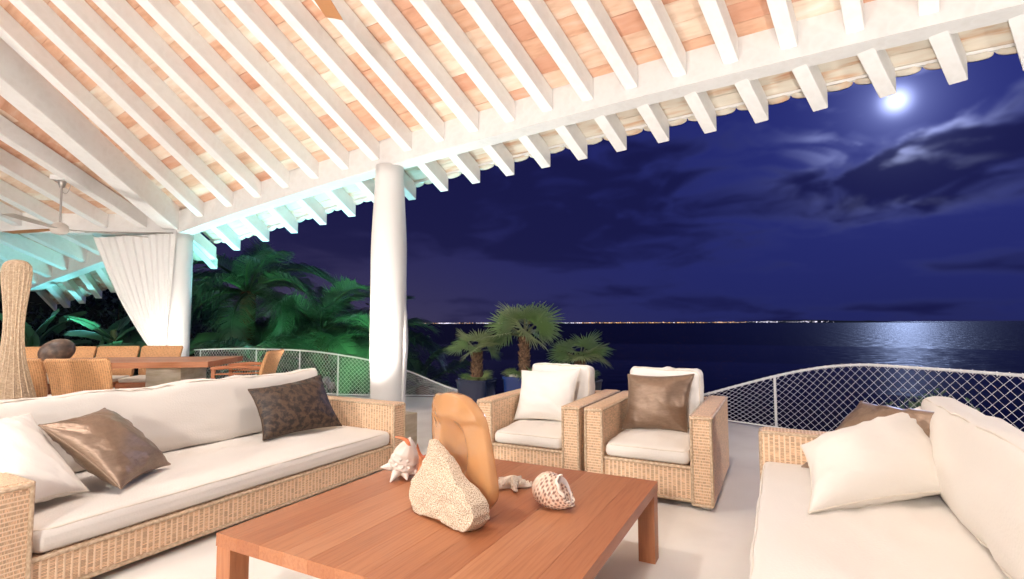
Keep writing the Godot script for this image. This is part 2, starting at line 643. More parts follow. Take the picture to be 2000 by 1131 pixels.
func swept_beam(g: Geo, pts: Array, w: float, h: float) -> void:   # pts: middle of the underside along the beam
	var R := []
	for i in pts.size() - 1:
		var a: Vector3 = pts[i]
		var b: Vector3 = pts[i + 1]
		var s := (b - a).cross(Vector3.UP).normalized() * w * 0.5
		var c := (a + b) * 0.5 + Vector3.UP * h * 0.5
		var u := Vector3.UP * h
		g.flat([a - s, a + s, b + s, b - s], c)
		g.flat([a - s + u, a + s + u, b + s + u, b - s + u], c)
		g.flat([a - s, b - s, b - s + u, a - s + u], c)
		g.flat([a + s, b + s, b + s + u, a + s + u], c)
		if i == 0:
			g.flat([a - s, a + s, a + s + u, a - s + u], c)
		if i == pts.size() - 2:
			g.flat([b - s, b + s, b + s + u, b - s + u], c)


func make_roof() -> void:
	var roof := thing("terrace_roof", "white timber roof with clay tiles between its rafters, over the sofas, with eaves to the sea", "roof")
	var X := [-8.809, -8.019, -7.313, -6.648, -6.02, -5.411, -4.845, -4.279, -3.759, -3.242, -2.734, -2.244, -1.758, -1.267, -0.769, -0.282, 0.221, 0.739, 1.26, 1.79, 2.32, 2.86]
	var g := Geo.new()
	var pts := []
	for i in 26:
		var x := -9.62 + i * 0.5
		pts.append(Vector3(x, beam_y(x), ZB - 0.13))
	swept_beam(g, pts, 0.26, 0.40)
	put(roof, "beam", g, M.limewashed_timber)
	var W := 0.14
	var H := 0.235
	var lows := []     # per rafter: point of the underside's middle at the beam face, direction inwards, eave direction outwards, eave length
	for i in X.size():
		var x: float = X[i]
		var d := rafter_dir(i)
		var b := Vector3(x - 0.07, beam_y(x) + 0.101 - 0.0028 * x, ZB)
		var sk := atan2(d.x, d.z) + deg_to_rad(-minf(15.0, maxf(0.0, x + 1.0) * 7.0))
		var od := Vector3(-sin(sk) * cos(SLOPE), -sin(SLOPE), -cos(sk) * cos(SLOPE))
		var ol := 0.885 + 0.016 * maxf(0.0, -4.0 - x) * 2.6
		lows.append([b, d, od, ol])
		put(roof, "rafter", rafter_mesh(b, b + d * 6.2, W, H), M.limewashed_timber)
		put(roof, "rafter_tail", rafter_mesh(b + od * ol, b + od * 0.05, W, H), M.limewashed_timber)
	# the hip rafter over the west column
	var hb := Vector3(-9.68, 2.80, -5.34)
	var hs := deg_to_rad(27.8)
	var hd := Vector3(sin(hs) * cos(0.349), sin(0.349), cos(hs) * cos(0.349))
	put(roof, "hip_rafter", rafter_mesh(hb, hb + hd * 7.0, 0.26, 0.46), M.limewashed_timber)
	var hx := Vector3(-9.62, beam_y(-9.55) + 0.09, ZB)
	var ho := rafter_dir(0) * -1.0
	put(roof, "rafter_tail", rafter_mesh(hx + ho * 1.08, hx + ho * 0.05, W, H), M.limewashed_timber)
	lows.push_front([hb + Vector3(0, 0.20, 0), hd, ho, 1.08])
	# clay courses between rafters
	var rest := Geo.new()
	var shield := Geo.new()  # unseen sheet above the tiles, added to stop moonlight through the joints
	var up := Vector3.UP * (H + 0.004)
	for i in lows.size() - 1:
		var a: Vector3 = lows[i][0] + up
		var b: Vector3 = lows[i + 1][0] + up
		var da: Vector3 = lows[i][1]
		var db: Vector3 = lows[i + 1][1]
		var pitch := 0.222 + 0.012 * rng.randf()
		var l := 0.02 - pitch * rng.randf_range(0.0, 0.8)
		var row := 0
		while l < 6.0:
			var l1 := l + pitch * rng.randf_range(0.94, 1.06)
			var th := 0.018
			var dz := Vector3.UP * rng.randf_range(0.0, 0.007)
			if l < 2.35:
				var t := Geo.new()
				tile_piece(t, a + da * l + dz, b + db * l + dz, a + da * l1 + dz, b + db * l1 + dz, th, 0.0025)
				put(roof, "tile", t, clay_mat(smoothstep(-4.0, -1.0, a.x)))
			else:
				tile_piece(rest, a + da * l + dz, b + db * l + dz, a + da * l1 + dz, b + db * l1 + dz, th, 0.0025)
			l = l1
		var lift := Vector3.UP * 0.05
		shield.hexa([a - da * 0.1 + lift, b - db * 0.1 + lift, b + db * 6.2 + lift, a + da * 6.2 + lift], [a - da * 0.1 + lift * 2, b - db * 0.1 + lift * 2, b + db * 6.2 + lift * 2, a + da * 6.2 + lift * 2])
		# eaves: limewashed courses, a fillet, and the ends of the barrel tiles above it
		var oa: Vector3 = lows[i][2]
		var ob: Vector3 = lows[i + 1][2]
		var la: float = lows[i][3]
		var lb: float = lows[i + 1][3]
		var n := 4
		for k in n:
			var f0 := lerpf(0.10, 1.0, k / float(n))
			var f1 := lerpf(0.10, 1.0, (k + 1.0) / n)
			var t := Geo.new()
			var dz := Vector3.UP * rng.randf_range(0.0, 0.005)
			tile_piece(t, a + oa * la * f1 + dz, b + ob * lb * f1 + dz, a + oa * la * f0 + dz, b + ob * lb * f0 + dz, 0.018, 0.0025)
			put(roof, "eave_tile", t, M["pale_tile_%d" % rng.randi_range(0, 2)])
		shield.hexa([a + lift, b + lift, b + ob * lb + lift, a + oa * la + lift], [a + lift * 2, b + lift * 2, b + ob * lb + lift * 2, a + oa * la + lift * 2])
		var fl := Geo.new()
		var ea := a + oa * (la - 0.02) - Vector3.UP * 0.006
		var eb := b + ob * (lb - 0.02) - Vector3.UP * 0.006
		var out := (oa + ob).normalized()
		swept_beam(fl, [ea - Vector3.UP * 0.02, eb - Vector3.UP * 0.02], 0.05, 0.03)
		put(roof, "eave_board", fl, M.limewashed_timber)
		var wide := ea.distance_to(eb)
		var cnt := int(round(wide / 0.235))
		for k in cnt:
			var t := Geo.new()
			var c := ea.lerp(eb, (k + 0.5) / cnt) + Vector3.UP * 0.012
			var sd := (eb - ea).normalized()
			var nn := sd.cross(out).normalized()
			if nn.y < 0.0:
				nn = -nn
			var R := []
			for s in [0.085, 0.065, -0.01, -0.01, 0.085]:
				var r := PackedVector3Array()
				for q in 9:
					var ang := PI * q / 8.0
					var rr := (wide / cnt * 0.5 - 0.004) - (0.014 if R.size() in [0, 3, 4] else 0.0)
					if R.size() == 4:
						rr += 0.0
					r.append(c + out * s - sd * cos(ang) * rr - nn * sin(ang) * rr * 0.42)
				R.append(r)
			t.grid(R, true)
			put(roof, "barrel_tile", t, M["pale_tile_%d" % rng.randi_range(0, 2)])
	var rs := put(roof, "upper_tiles", rest, M.clay_1)
	rs.set_meta("kind", "stuff")
	put(roof, "added_roof_shield", shield, M.clay_5)


func make_dining_roof() -> void:
	var roof := thing("dining_roof", "lower white rafters and clay tiles rising from the cross beam above the dining table", "roof")
	var P := Vector3(-9.54, 2.79, -5.33)
	var td := Vector3(-0.832, 0, 0.555)
	var n := Vector3(0.555, 0, 0.832)
	var g := Geo.new()
	swept_beam(g, [P - n * 0.1 + td * 0.02 - Vector3(0, 0.04, 0), P - n * 0.1 + td * 7.0 - Vector3(0, 0.04, 0)], 0.2, 0.36)
	put(roof, "cross_beam", g, M.limewashed_timber)
	var sk := deg_to_rad(6.0)
	var d := (cos(sk) * n + sin(sk) * td) * cos(0.262) + Vector3.UP * sin(0.262)
	var prev := []
	var hs := deg_to_rad(27.8)
	var hd := Vector3(sin(hs) * cos(0.349), sin(0.349), cos(hs) * cos(0.349))
	var S := [0.0, 0.58, 1.23, 1.98, 2.62, 3.28, 3.94, 4.6, 5.26, 5.92]
	for i in S.size():
		var b: Vector3 = P + td * S[i] + Vector3.UP * 0.06
		if i:
			put(roof, "rafter", rafter_mesh(b, b + d * 6.0, 0.14, 0.235), M.limewashed_timber)
		var top := b + Vector3.UP * 0.24
		var dt := d
		if i == 0:
			top = Vector3(-9.78, 3.14, -5.34)
			dt = hd
		if prev:
			var dp: Vector3 = prev[1]
			var l := 0.0
			while l < 5.6:
				var t := Geo.new()
				var l1 := l + 0.24 * rng.randf_range(0.94, 1.06)
				var dz := Vector3.UP * rng.randf_range(0.0, 0.006)
				tile_piece(t, prev[0] + dp * l + dz, top + dt * l + dz, prev[0] + dp * l1 + dz, top + dt * l1 + dz, 0.018, 0.0025)
				put(roof, "tile", t, clay_mat())
				l = l1
			var dk := Geo.new()  # sheet added over these tiles, keeps moonlight out
			var u := Vector3.UP * 0.05
			dk.hexa([prev[0] + u, top + u, top + u + dt * 5.9, prev[0] + u + dp * 5.9], [prev[0] + u * 2, top + u * 2, top + u * 2 + dt * 5.9, prev[0] + u * 2 + dp * 5.9])
			put(roof, "added_roof_shield", dk, M.clay_5)
		prev = [top, dt]


func make_west_roof() -> void:
	var roof := thing("west_roof", "roof wing with white rafters beyond the cross beam, washed in pale blue light from the garden", "roof")
	var pts := []
	for i in 13:
		var x := -9.6 - i * 0.5
		pts.append(Vector3(x, beam_y(x) + 0.03 * maxf(0.0, -12.0 - x), ZB - 0.13))
	pts.reverse()
	var g := Geo.new()
	swept_beam(g, pts, 0.26, 0.40)
	put(roof, "beam", g, M.limewashed_timber)
	var prev := []
	var T := 0.2443
	var d := Vector3(sin(0.524) * cos(T), sin(T), cos(0.524) * cos(T))
	var xs := [-9.9, -10.2, -10.85, -11.5, -12.18, -12.86, -13.62, -14.34, -15.02]
	for x in xs:
		var b := Vector3(x, beam_y(x) + 0.14, ZB)
		# up to the cross beam's line
		var P := Vector3(-9.54, 0, -5.33)
		var td := Vector3(-0.832, 0, 0.555)
		var det := d.x * td.z - d.z * td.x
		var q := P - b
		var L := maxf(0.3, (q.x * td.z - q.z * td.x) / det)
		if x != -9.9:
			put(roof, "rafter", rafter_mesh(b, b + d * L, 0.14, 0.26), M.limewashed_timber)
		var top := b + Vector3.UP * 0.265
		if prev:
			var n := 8
			for k in n:
				var t := Geo.new()
				tile_piece(t, prev[0] + d * prev[1] * (k / float(n)), top + d * L * (k / float(n)), prev[0] + d * prev[1] * ((k + 1.0) / n), top + d * L * ((k + 1.0) / n), 0.02, 0.0025)
				put(roof, "tile", t, M["pale_tile_%d" % rng.randi_range(1, 2)])
			var dk := Geo.new()  # added cover above the wing tiles, blocks moonlight
			var u := Vector3.UP * 0.05
			dk.hexa([prev[0] + u, top + u, top + u + d * L, prev[0] + u + d * prev[1]], [prev[0] + u * 2, top + u * 2, top + u * 2 + d * L, prev[0] + u * 2 + d * prev[1]])
			put(roof, "added_roof_shield", dk, M.clay_5)
		prev = [top, L]
	# eaves beyond that beam
	var A := [Vector3(-9.7, 2.72, -5.55), Vector3(-10.15, 2.66, -5.57), Vector3(-10.8, 2.58, -5.58), Vector3(-11.5, 2.50, -5.6), Vector3(-12.21, 2.43, -5.6), Vector3(-12.92, 2.34, -5.6), Vector3(-13.6, 2.22, -5.6), Vector3(-14.37, 2.11, -5.6), Vector3(-15.14, 2.02, -5.6), Vector3(-15.75, 1.95, -5.6)]
	var out := Vector3(-0.89, -0.46, -0.74)
	prev = []
	for i in A.size():
		var a: Vector3 = A[i]
		var o := out * (1.0 if i > 2 else 0.8)
		if i == 0:
			o = Vector3(-0.6, -0.45, -0.95)
		put(roof, "rafter_tail", rafter_mesh(a + o, a - o * 0.1, 0.13 if i < 9 else 0.06, 0.2), M.limewashed_timber)
		var top := a + Vector3.UP * 0.205
		if prev:
			for k in 3:
				var t := Geo.new()
				tile_piece(t, prev[0] + prev[1] * ((k + 1.0) / 3), top + o * ((k + 1.0) / 3), prev[0] + prev[1] * (k / 3.0), top + o * (k / 3.0), 0.02, 0.0025)
				put(roof, "eave_tile", t, M.pale_tile_2)
			var cnt := 3
			for k in cnt:
				var t := Geo.new()
				var c: Vector3 = (prev[0] + prev[1]).lerp(top + o, (k + 0.5) / cnt) + Vector3.UP * 0.03
				t.tube(pv([c - o * 0.3, c + o.normalized() * 0.06]), 0.1, 8, 0.6)
				put(roof, "barrel_tile", t, M.pale_tile_2)
		prev = [top, o]


func make_columns() -> void:
	var lab := ["round white plaster column, swelling at the middle, behind the far arm of the long sofa", "round white plaster column at the roof corner beside the gathered curtain"]
	for i in 2:
		var at := [Vector3(-4.77, 0, -5.47), Vector3(-9.72, 0, -5.47)][i] as Vector3
		var top := beam_y(at.x) + 0.03
		var g := Geo.new()
		var R := 0.243 if i == 0 else 0.222
		var prof := [Vector2(0.0, 0.0), Vector2(R * 0.90, 0.0)]
		for k in 21:
			var f := k / 20.0
			prof.append(Vector2(R * (0.90 + 0.10 * smoothstep(0.0, 0.3, f) - 0.20 * smoothstep(0.62, 1.0, f)) if i == 0 else R * (0.97 + 0.03 * sin(PI * f)), f * top))
		prof.append(Vector2(0.0, top))
		g.lathe(prof, Vector3.ZERO, 40, func(p: Vector3, a: float) -> Vector3: return p * Vector3(1 + 0.008 * sin(3 * a + p.y * 2.0), 1, 1 + 0.008 * cos(2 * a - p.y)))
		tag(put(self, "column", g, M.white_plaster), lab[i], "column", "white columns under the roof").position = at


func pleated(top: Array, bottom: Array, rows: int, pleats: float, amp0: float, amp1: float, sag: float, out: Vector3) -> Geo:
	var g := Geo.new()
	var front := []
	var cols := 90
	for i in rows:
		var f := i / (rows - 1.0)
		var r := PackedVector3Array()
		for j in cols:
			var s := j / (cols - 1.0)
			var a: Vector3 = top[0].lerp(top[1], s)
			var b: Vector3 = bottom[0].lerp(bottom[1], s)
			var p := a.lerp(b, f)
			p += Vector3.DOWN * sag * sin(PI * f) * (1.0 - s) * 0.5
			p += out * ((sin(TAU * pleats * s + 1.6 * sin(7.0 * s)) * (0.35 + 0.65 * absf(sin(2.3 + 5.0 * s))) + 0.4 * sin(TAU * pleats * 0.37 * s)) * lerpf(amp0, amp1, f) + 0.012 * sin(9.0 * s + 6.0 * f) * sin(PI * f))
			r.append(p)
		front.append(r)
	g.grid(front)
	return g


func make_curtains() -> void:
	var n := Vector3(0.555, 0, 0.832)
	var td := Vector3(-0.832, 0, 0.555)
	var P := Vector3(-9.54, 2.76, -5.33) + n * 0.05
	var c := thing("gathered_curtain", "white cotton curtain swept aside and gathered against the corner column", "curtain")
	var knot := Vector3(-9.62, 0.66, -5.22)
	var g := pleated([P + td * 1.36 - Vector3(0, 0.1, 0), P - td * 0.02], [knot + td * 0.16 + n * 0.06, knot - td * 0.05 + n * 0.03], 36, 11.0, 0.026, 0.018, 0.34, n)
	put(c, "drape", g, M.curtain)
	g = pleated([knot + td * 0.16 + n * 0.06, knot - td * 0.05 + n * 0.03], [knot + td * 0.30 + Vector3(0, -0.64, 0) + n * 0.08, knot - td * 0.06 + Vector3(0, -0.64, 0) + n * 0.06], 12, 8.0, 0.018, 0.04, 0.0, n)
	put(c, "tail", g, M.curtain)
	g = Geo.new()
	var ring := PackedVector3Array()
	for k in 17:
		var a := TAU * k / 16.0
		ring.append(knot + td * (0.06 + 0.15 * cos(a)) + n * (0.045 + 0.07 * sin(a)) + Vector3(0, 0.01 * cos(2 * a), 0))
	g.tube(ring, 0.022, 8)
	put(c, "tie_back", g, M.curtain)
	# rod rings along the top
	g = Geo.new()
	g.tube(pv([P + td * 0.05 + Vector3(0, 0.0, 0), P + td * 1.5 + Vector3(0, -0.0, 0)]), 0.012, 8)
	put(c, "rod", g, M.fan_metal)
	# the one hanging down the middle column, on its sea side
	var c2 := thing("hanging_curtain", "short white curtain tucked down the lower right side of the middle column", "curtain", Vector3(-4.6, 0, -5.54))
	g = Geo.new()
	var prof := []
	for k in 25:
		var f := k / 24.0
		prof.append(Vector2(0.058 + 0.012 * sin(PI * f) + 0.022 * bump2(f, 0, 0.45, 0, 0.2, 1) - 0.045 * smoothstep(0.6, 1.0, f), 0.03 + f * 1.9))
	prof.push_front(Vector2(0, 0.03))
	prof.append(Vector2(0, 1.94))
	g.lathe(prof, Vector3.ZERO, 48, func(p: Vector3, a: float) -> Vector3: return p * Vector3(1 + 0.05 * sin(7 * a + p.y), 1, 1 + 0.05 * sin(7 * a + p.y)))
	put(c2, "drape", g, M.curtain)


# ------------------------------------------------------------------ seats
func frame_line(g: Geo, corners: Array, r: float) -> void:
	for i in corners.size():
		g.tube(pv([corners[i], corners[(i + 1) % corners.size()]]), r, 8)


func wicker_arm(t: Node3D, x: float, side: float, w: float, h: float, d: float) -> void:   # x: middle of the arm
	var g := Geo.new()
	g.rbox(Vector3(x, 0.025 + (h - 0.025) * 0.5, 0), Vector3(w, h - 0.025, d), 0.016)
	var a := put(t, "arm", g, M.wicker)
	g = Geo.new()
	g.rbox(Vector3(x, 0.03 + (h - 0.05) * 0.5, d * 0.5 - 0.004), Vector3(w - 0.034, h - 0.07, 0.014), 0.005)
	put(a, "front_panel", g, M.wicker_upright)
	g = Geo.new()
	g.rbox(Vector3(x, h - 0.003, 0), Vector3(w - 0.03, 0.012, d - 0.03), 0.005)
	put(a, "top_panel", g, M.wicker_upright)
	g = Geo.new()
	var z := d * 0.5 + 0.001
	var e := w * 0.5 - 0.010
	frame_line(g, [Vector3(x - e, 0.03, z), Vector3(x - e, h - 0.012, z), Vector3(x + e, h - 0.012, z), Vector3(x + e, 0.03, z)], 0.0095)
	for s in [-1, 1]:
		g.tube(pv([Vector3(x + s * (w * 0.5 - 0.004), h - 0.008, d * 0.5 - 0.01), Vector3(x + s * (w * 0.5 - 0.004), h - 0.008, -d * 0.5 + 0.01)]), 0.0085, 8)
	put(a, "edging", g, M.cane)


func cushion(t: Node3D, called: String, c: Vector3, s: Vector3, r: float, crown: float, sd: int, bs := Basis.IDENTITY, m: Material = null) -> void:
	var nz := noise(1.6, 3, sd)
	var h := s * 0.5
	var warp := func(p: Vector3) -> Vector3:
		var q := p / h
		var k := (1.0 - pow(absf(q.x), 6.0)) * (1.0 - pow(absf(q.z), 2.2)) if s.y < s.z else (1.0 - pow(absf(q.x), 6.0)) * (1.0 - pow(absf(q.y), 2.0))
		var w := nz.get_noise_3dv(p * Vector3(1.6, 2.2, 2.2)) * 0.016 + nz.get_noise_3dv(p * Vector3(5, 2, 3)) * 0.012
		if s.y < s.z:
			p.y += (crown * k if q.y > 0.0 else 0.0) + w * (0.3 + k) * (1.0 if q.y > 0.0 else 0.2)
			p.z += w * 0.5 * signf(q.z) * absf(q.z)
		else:
			p.z += (crown * k + w) * signf(q.z) * absf(q.z)
			p.y += w * 1.2 * q.y
		p.x += w * 0.4 * q.x
		return p
	var g := Geo.new()
	g.rbox(c, s, r, bs, 18, warp, 4)
	var o := put(t, called, g, m if m else M.linen)
	g = Geo.new()
	var lo := [1.0] if s.y < s.z else [1.0]
	for sg in lo:
		var path := PackedVector3Array()
		var ex := h.x - r * 0.30
		var flat := s.y < s.z
		var ez := (h.z if flat else h.y) - r * 0.30
		var lift := (h.y if flat else h.z) - r * 0.30
		for k in 121:
			var f := 4.0 * k / 120.0
			var side := int(f) % 4
			var u := (f - int(f)) * 2.0 - 1.0
			var px := [u, 1.0, -u, -1.0][side] as float
			var pz := [1.0, -u, -1.0, u][side] as float
			# round the four corners
			var cx := signf(px) * minf(absf(px) * ex, ex)
			var cz := signf(pz) * minf(absf(pz) * ez, ez)
			var kx := ex - r
			var kz := ez - r
			if absf(cx) > kx and absf(cz) > kz:
				var dd := Vector2(absf(cx) - kx, absf(cz) - kz)
				dd = dd.normalized() * r
				cx = signf(cx) * (kx + dd.x)
				cz = signf(cz) * (kz + dd.y)
			var p := Vector3(cx, lift, cz) if flat else Vector3(cx, cz, lift)
			path.append(c + bs * warp.call(p))
		g.tube(path, 0.0055, 6)
	put(o, "piping", g, M.piping)


func make_seat(called: String, label: String, cat: String, at: Vector3, turn: float, w: float, aw: float, ah: float, base_h: float, seat_top: float, back_top: float, setback: float, sd: int, group := "") -> Node3D:
	var d := 1.01
	var t := thing(called, label, cat, at, turn, group)
	var g := Geo.new()
	g.rbox(Vector3(0, 0.03 + (base_h - 0.03) * 0.5, -0.004), Vector3(w - 2 * aw + 0.004, base_h - 0.03, d - 0.02), 0.012)
	var b := put(t, "base", g, M.wicker)
	g = Geo.new()
	var z := d * 0.5 - 0.012
	for y in [base_h - 0.008, 0.045]:
		g.tube(pv([Vector3(-w * 0.5 + aw, y, z), Vector3(w * 0.5 - aw, y, z)]), 0.011, 8)
	put(b, "edging", g, M.cane)
	g = Geo.new()
	g.rbox(Vector3(0, 0.03 + (ah - 0.04) * 0.5, -d * 0.5 + 0.065), Vector3(w - 2 * aw + 0.004, ah - 0.04, 0.126), 0.014)
	put(t, "back_frame", g, M.wicker)
	for s in [-1, 1]:
		wicker_arm(t, s * (w - aw) * 0.5, s, aw, ah, d)
	for x in [-1, 1]:
		for zz in [-1, 1]:
			g = Geo.new()
			g.box(Vector3(x * (w * 0.5 - 0.05), 0.014, zz * (d * 0.5 - 0.05)), Vector3(0.05, 0.028, 0.05))
			put(t, "foot", g, M.fan_metal)
	var sw := w - 2 * aw - 0.012
	var ch := seat_top - base_h
	cushion(t, "seat_cushion", Vector3(0, base_h + ch * 0.5 + 0.001, 0.03), Vector3(sw, ch, d - 0.06 - 0.01), 0.040, 0.028, sd)
	var bh := back_top - seat_top + 0.02
	var lean := Basis(Vector3.RIGHT, -0.13)
	cushion(t, "back_cushion", Vector3(0, seat_top + bh * 0.5 + 0.008, d * 0.5 - setback - 0.115), Vector3(sw - 0.004, bh, 0.165), 0.048, 0.028, sd + 1, lean, M.linen_white if cat == "armchair" else M.linen)
	return t


func pillow(called: String, label: String, c: Array, th: float, m: Material, pm: Material, sd: int, group := "") -> void:   # c: its corners round the seam
	var o := thing(called, label, "pillow", (c[0] + c[1] + c[2] + c[3]) * 0.25, 0.0, group)
	var q := c.map(func(p): return p - o.position)
	var n: Vector3 = (q[1] - q[0]).cross(q[3] - q[0]).normalized()
	var nz := noise(3.0, 4, sd)
	var N := 26
	var at := func(u: float, w: float, side: float) -> Vector3:
		var uu := u * (1.0 - 0.10 * (1.0 - w * w) * absf(u)) 
		var ww := w * (1.0 - 0.10 * (1.0 - u * u) * absf(w))
		var a: Vector3 = q[0].lerp(q[1], uu * 0.5 + 0.5)
		var b: Vector3 = q[3].lerp(q[2], uu * 0.5 + 0.5)
		var p := a.lerp(b, ww * 0.5 + 0.5)
		var k := pow(maxf(0.0, (1.0 - u * u) * (1.0 - w * w)), 0.5)
		var edge := 1.0 - k
		var r := atan2(w, u)
		var wr := nz.get_noise_3d(p.x * 1.2 + side, p.y * 1.2, p.z * 1.2) * 0.022 * k
		wr += nz.get_noise_3d(cos(r) * 1.6, sin(r) * 1.6 + side * 2.0, (u * u + w * w) * 0.45) * 0.018 * minf(k, edge) * 2.0
		wr += nz.get_noise_3d(u * 1.0, w * 3.2, 5.0 + side) * 0.011 * k
		return p + n * side * (k * th * 0.72 + wr * (1.0 if k > 0.02 else 0.0))
	var R := []
	for i in N + 1:
		var w := sin(PI * 0.5 * (2.0 * i / N - 1.0))
		var row := PackedVector3Array()
		for j in N + 1:
			row.append(at.call(sin(PI * 0.5 * (2.0 * j / N - 1.0)), w, 1.0))
		for j in range(N - 1, -1, -1):
			row.append(at.call(sin(PI * 0.5 * (2.0 * j / N - 1.0)), w, -1.0) if j else row[0])
		R.append(row)
	var g := Geo.new()
	g.grid(R, true)
	put(o, "cover", g, m)
	g = Geo.new()
	var path := PackedVector3Array()
	for k in 105:
		var f := 4.0 * k / 104.0
		var side := int(f) % 4
		var u := sin(PI * 0.5 * ((f - int(f)) * 2.0 - 1.0))
		path.append(at.call([u, 1.0, -u, -1.0][side], [-1.0, u, 1.0, -u][side], 0.0))
	g.tube(path, 0.0040, 6)
	put(o, "piping", g, pm)


func make_seating() -> void:
	make_seat("wicker_sofa", "long woven wicker sofa with cream cushions, on the left in front of the dining table", "sofa", Vector3(-3.225, 0, -2.097), PI / 2, 2.478, 0.145, 0.510, 0.196, 0.308, 0.725, 0.76, 5)
	make_seat("wicker_sofa", "wicker sofa with cream cushions beside the net railing, cut off at the right edge", "sofa", Vector3(0.375, 0, -2.306), -PI / 2, 2.478, 0.145, 0.510, 0.196, 0.345, 0.735, 0.70, 25)
	make_seat("wicker_armchair", "square wicker armchair with the plain cream pillow, nearer to the middle column", "armchair", Vector3(-1.6615, 0, -3.895), 0.0, 0.825, 0.135, 0.566, 0.252, 0.345, 0.765, 0.60, 45, "pair of wicker armchairs")
	make_seat("wicker_armchair", "square wicker armchair with the shiny bronze pillow, beside the net railing", "armchair", Vector3(-0.805, 0, -3.895), 0.0, 0.825, 0.135, 0.566, 0.252, 0.345, 0.765, 0.60, 65, "pair of wicker armchairs")
	var cp = M.piping
	var bp := mat("bronze_piping", lin(0.25, 0.17, 0.115), 0.5, 0.2)
	var vp := mat("velvet_piping", lin(0.07, 0.04, 0.022), 0.8)
	pillow("throw_pillow", "cream linen pillow slumped against the near arm of the long sofa", [Vector3(-3.40, 0.66, -0.92), Vector3(-3.36, 0.70, -1.20), Vector3(-2.955, 0.355, -1.29), Vector3(-2.88, 0.37, -0.98)], 0.16, M.linen, cp, 3)
	pillow("throw_pillow", "shiny bronze pillow tilted on one corner against the cream pillow on the long sofa", [Vector3(-3.15, 0.67, -1.16), Vector3(-3.33, 0.685, -1.51), Vector3(-3.107, 0.352, -1.745), Vector3(-2.868, 0.350, -1.385)], 0.15, M.bronze_cloth, bp, 4)
	pillow("throw_pillow", "dark brown crushed velvet pillow at the far end of the long sofa", [Vector3(-3.38, 0.68, -2.41), Vector3(-3.31, 0.735, -3.00), Vector3(-3.061, 0.352, -2.993), Vector3(-3.175, 0.350, -2.388)], 0.14, M.crushed_velvet, vp, 6)
	pillow("throw_pillow", "plain cream pillow standing on the seat of the left armchair", [Vector3(-1.96, 0.745, -3.93), Vector3(-1.44, 0.78, -3.95), Vector3(-1.455, 0.372, -3.80), Vector3(-1.924, 0.375, -3.714)], 0.16, M.linen_white, cp, 7)
	pillow("throw_pillow", "shiny bronze pillow standing on the seat of the right armchair", [Vector3(-1.045, 0.755, -3.90), Vector3(-0.575, 0.77, -3.97), Vector3(-0.617, 0.365, -3.86), Vector3(-1.058, 0.37, -3.759)], 0.15, M.bronze_cloth, bp, 8)
	pillow("throw_pillow", "large cream pillow lying tilted in front of a bronze one on the right sofa", [Vector3(0.065, 0.56, -2.85), Vector3(0.585, 0.735, -3.16), Vector3(0.66, 0.43, -2.87), Vector3(0.072, 0.378, -2.448)], 0.17, M.linen, cp, 9)
	pillow("throw_pillow", "bronze pillow half hidden behind the large cream pillow on the right sofa", [Vector3(0.36, 0.73, -3.28), Vector3(0.665, 0.735, -3.02), Vector3(0.52, 0.37, -2.93), Vector3(0.07, 0.40, -3.10)], 0.13, M.bronze_cloth, bp, 10)
	var s := thing("side_block", "low plain beige block table behind the far arm of the long sofa", "side table", Vector3(-3.30, 0, -3.63))
	var g := Geo.new()
	g.rbox(Vector3(0, 0.17, 0), Vector3(0.69, 0.34, 0.34), 0.008)
	put(s, "body", g, M.travertine)


# ------------------------------------------------------------------ the low table and what lies on it
func make_coffee_table() -> void:
	var t := thing("coffee_table", "large square low table of reddish oiled wood in the middle of the seating", "coffee table", Vector3(-1.235, 0, -1.937))
	var w := 1.34
	var d := 1.385
	var n := 11
	for i in n:
		var g := Geo.new()
		var pw := w / n
		g.rbox(Vector3(-w * 0.5 + (i + 0.5) * pw, 0.343, 0), Vector3(pw - 0.0003, 0.048 + (0.0004 if i % 2 else 0.0), d), 0.0013)
		put(t, "plank", g, M["teak_z%d" % [0, 2, 1, 3, 0, 1, 0, 2, 3, 1, 0][i]])
	for x in [-1, 1]:
		for z in [-1, 1]:
			var g := Geo.new()
			g.rbox(Vector3(x * (w * 0.5 - 0.042), 0.159, z * (d * 0.5 - 0.042)), Vector3(0.08, 0.318, 0.08), 0.003)
			put(t, "leg", g, M["teak_y%d" % (1 if x < 0 else 0)])


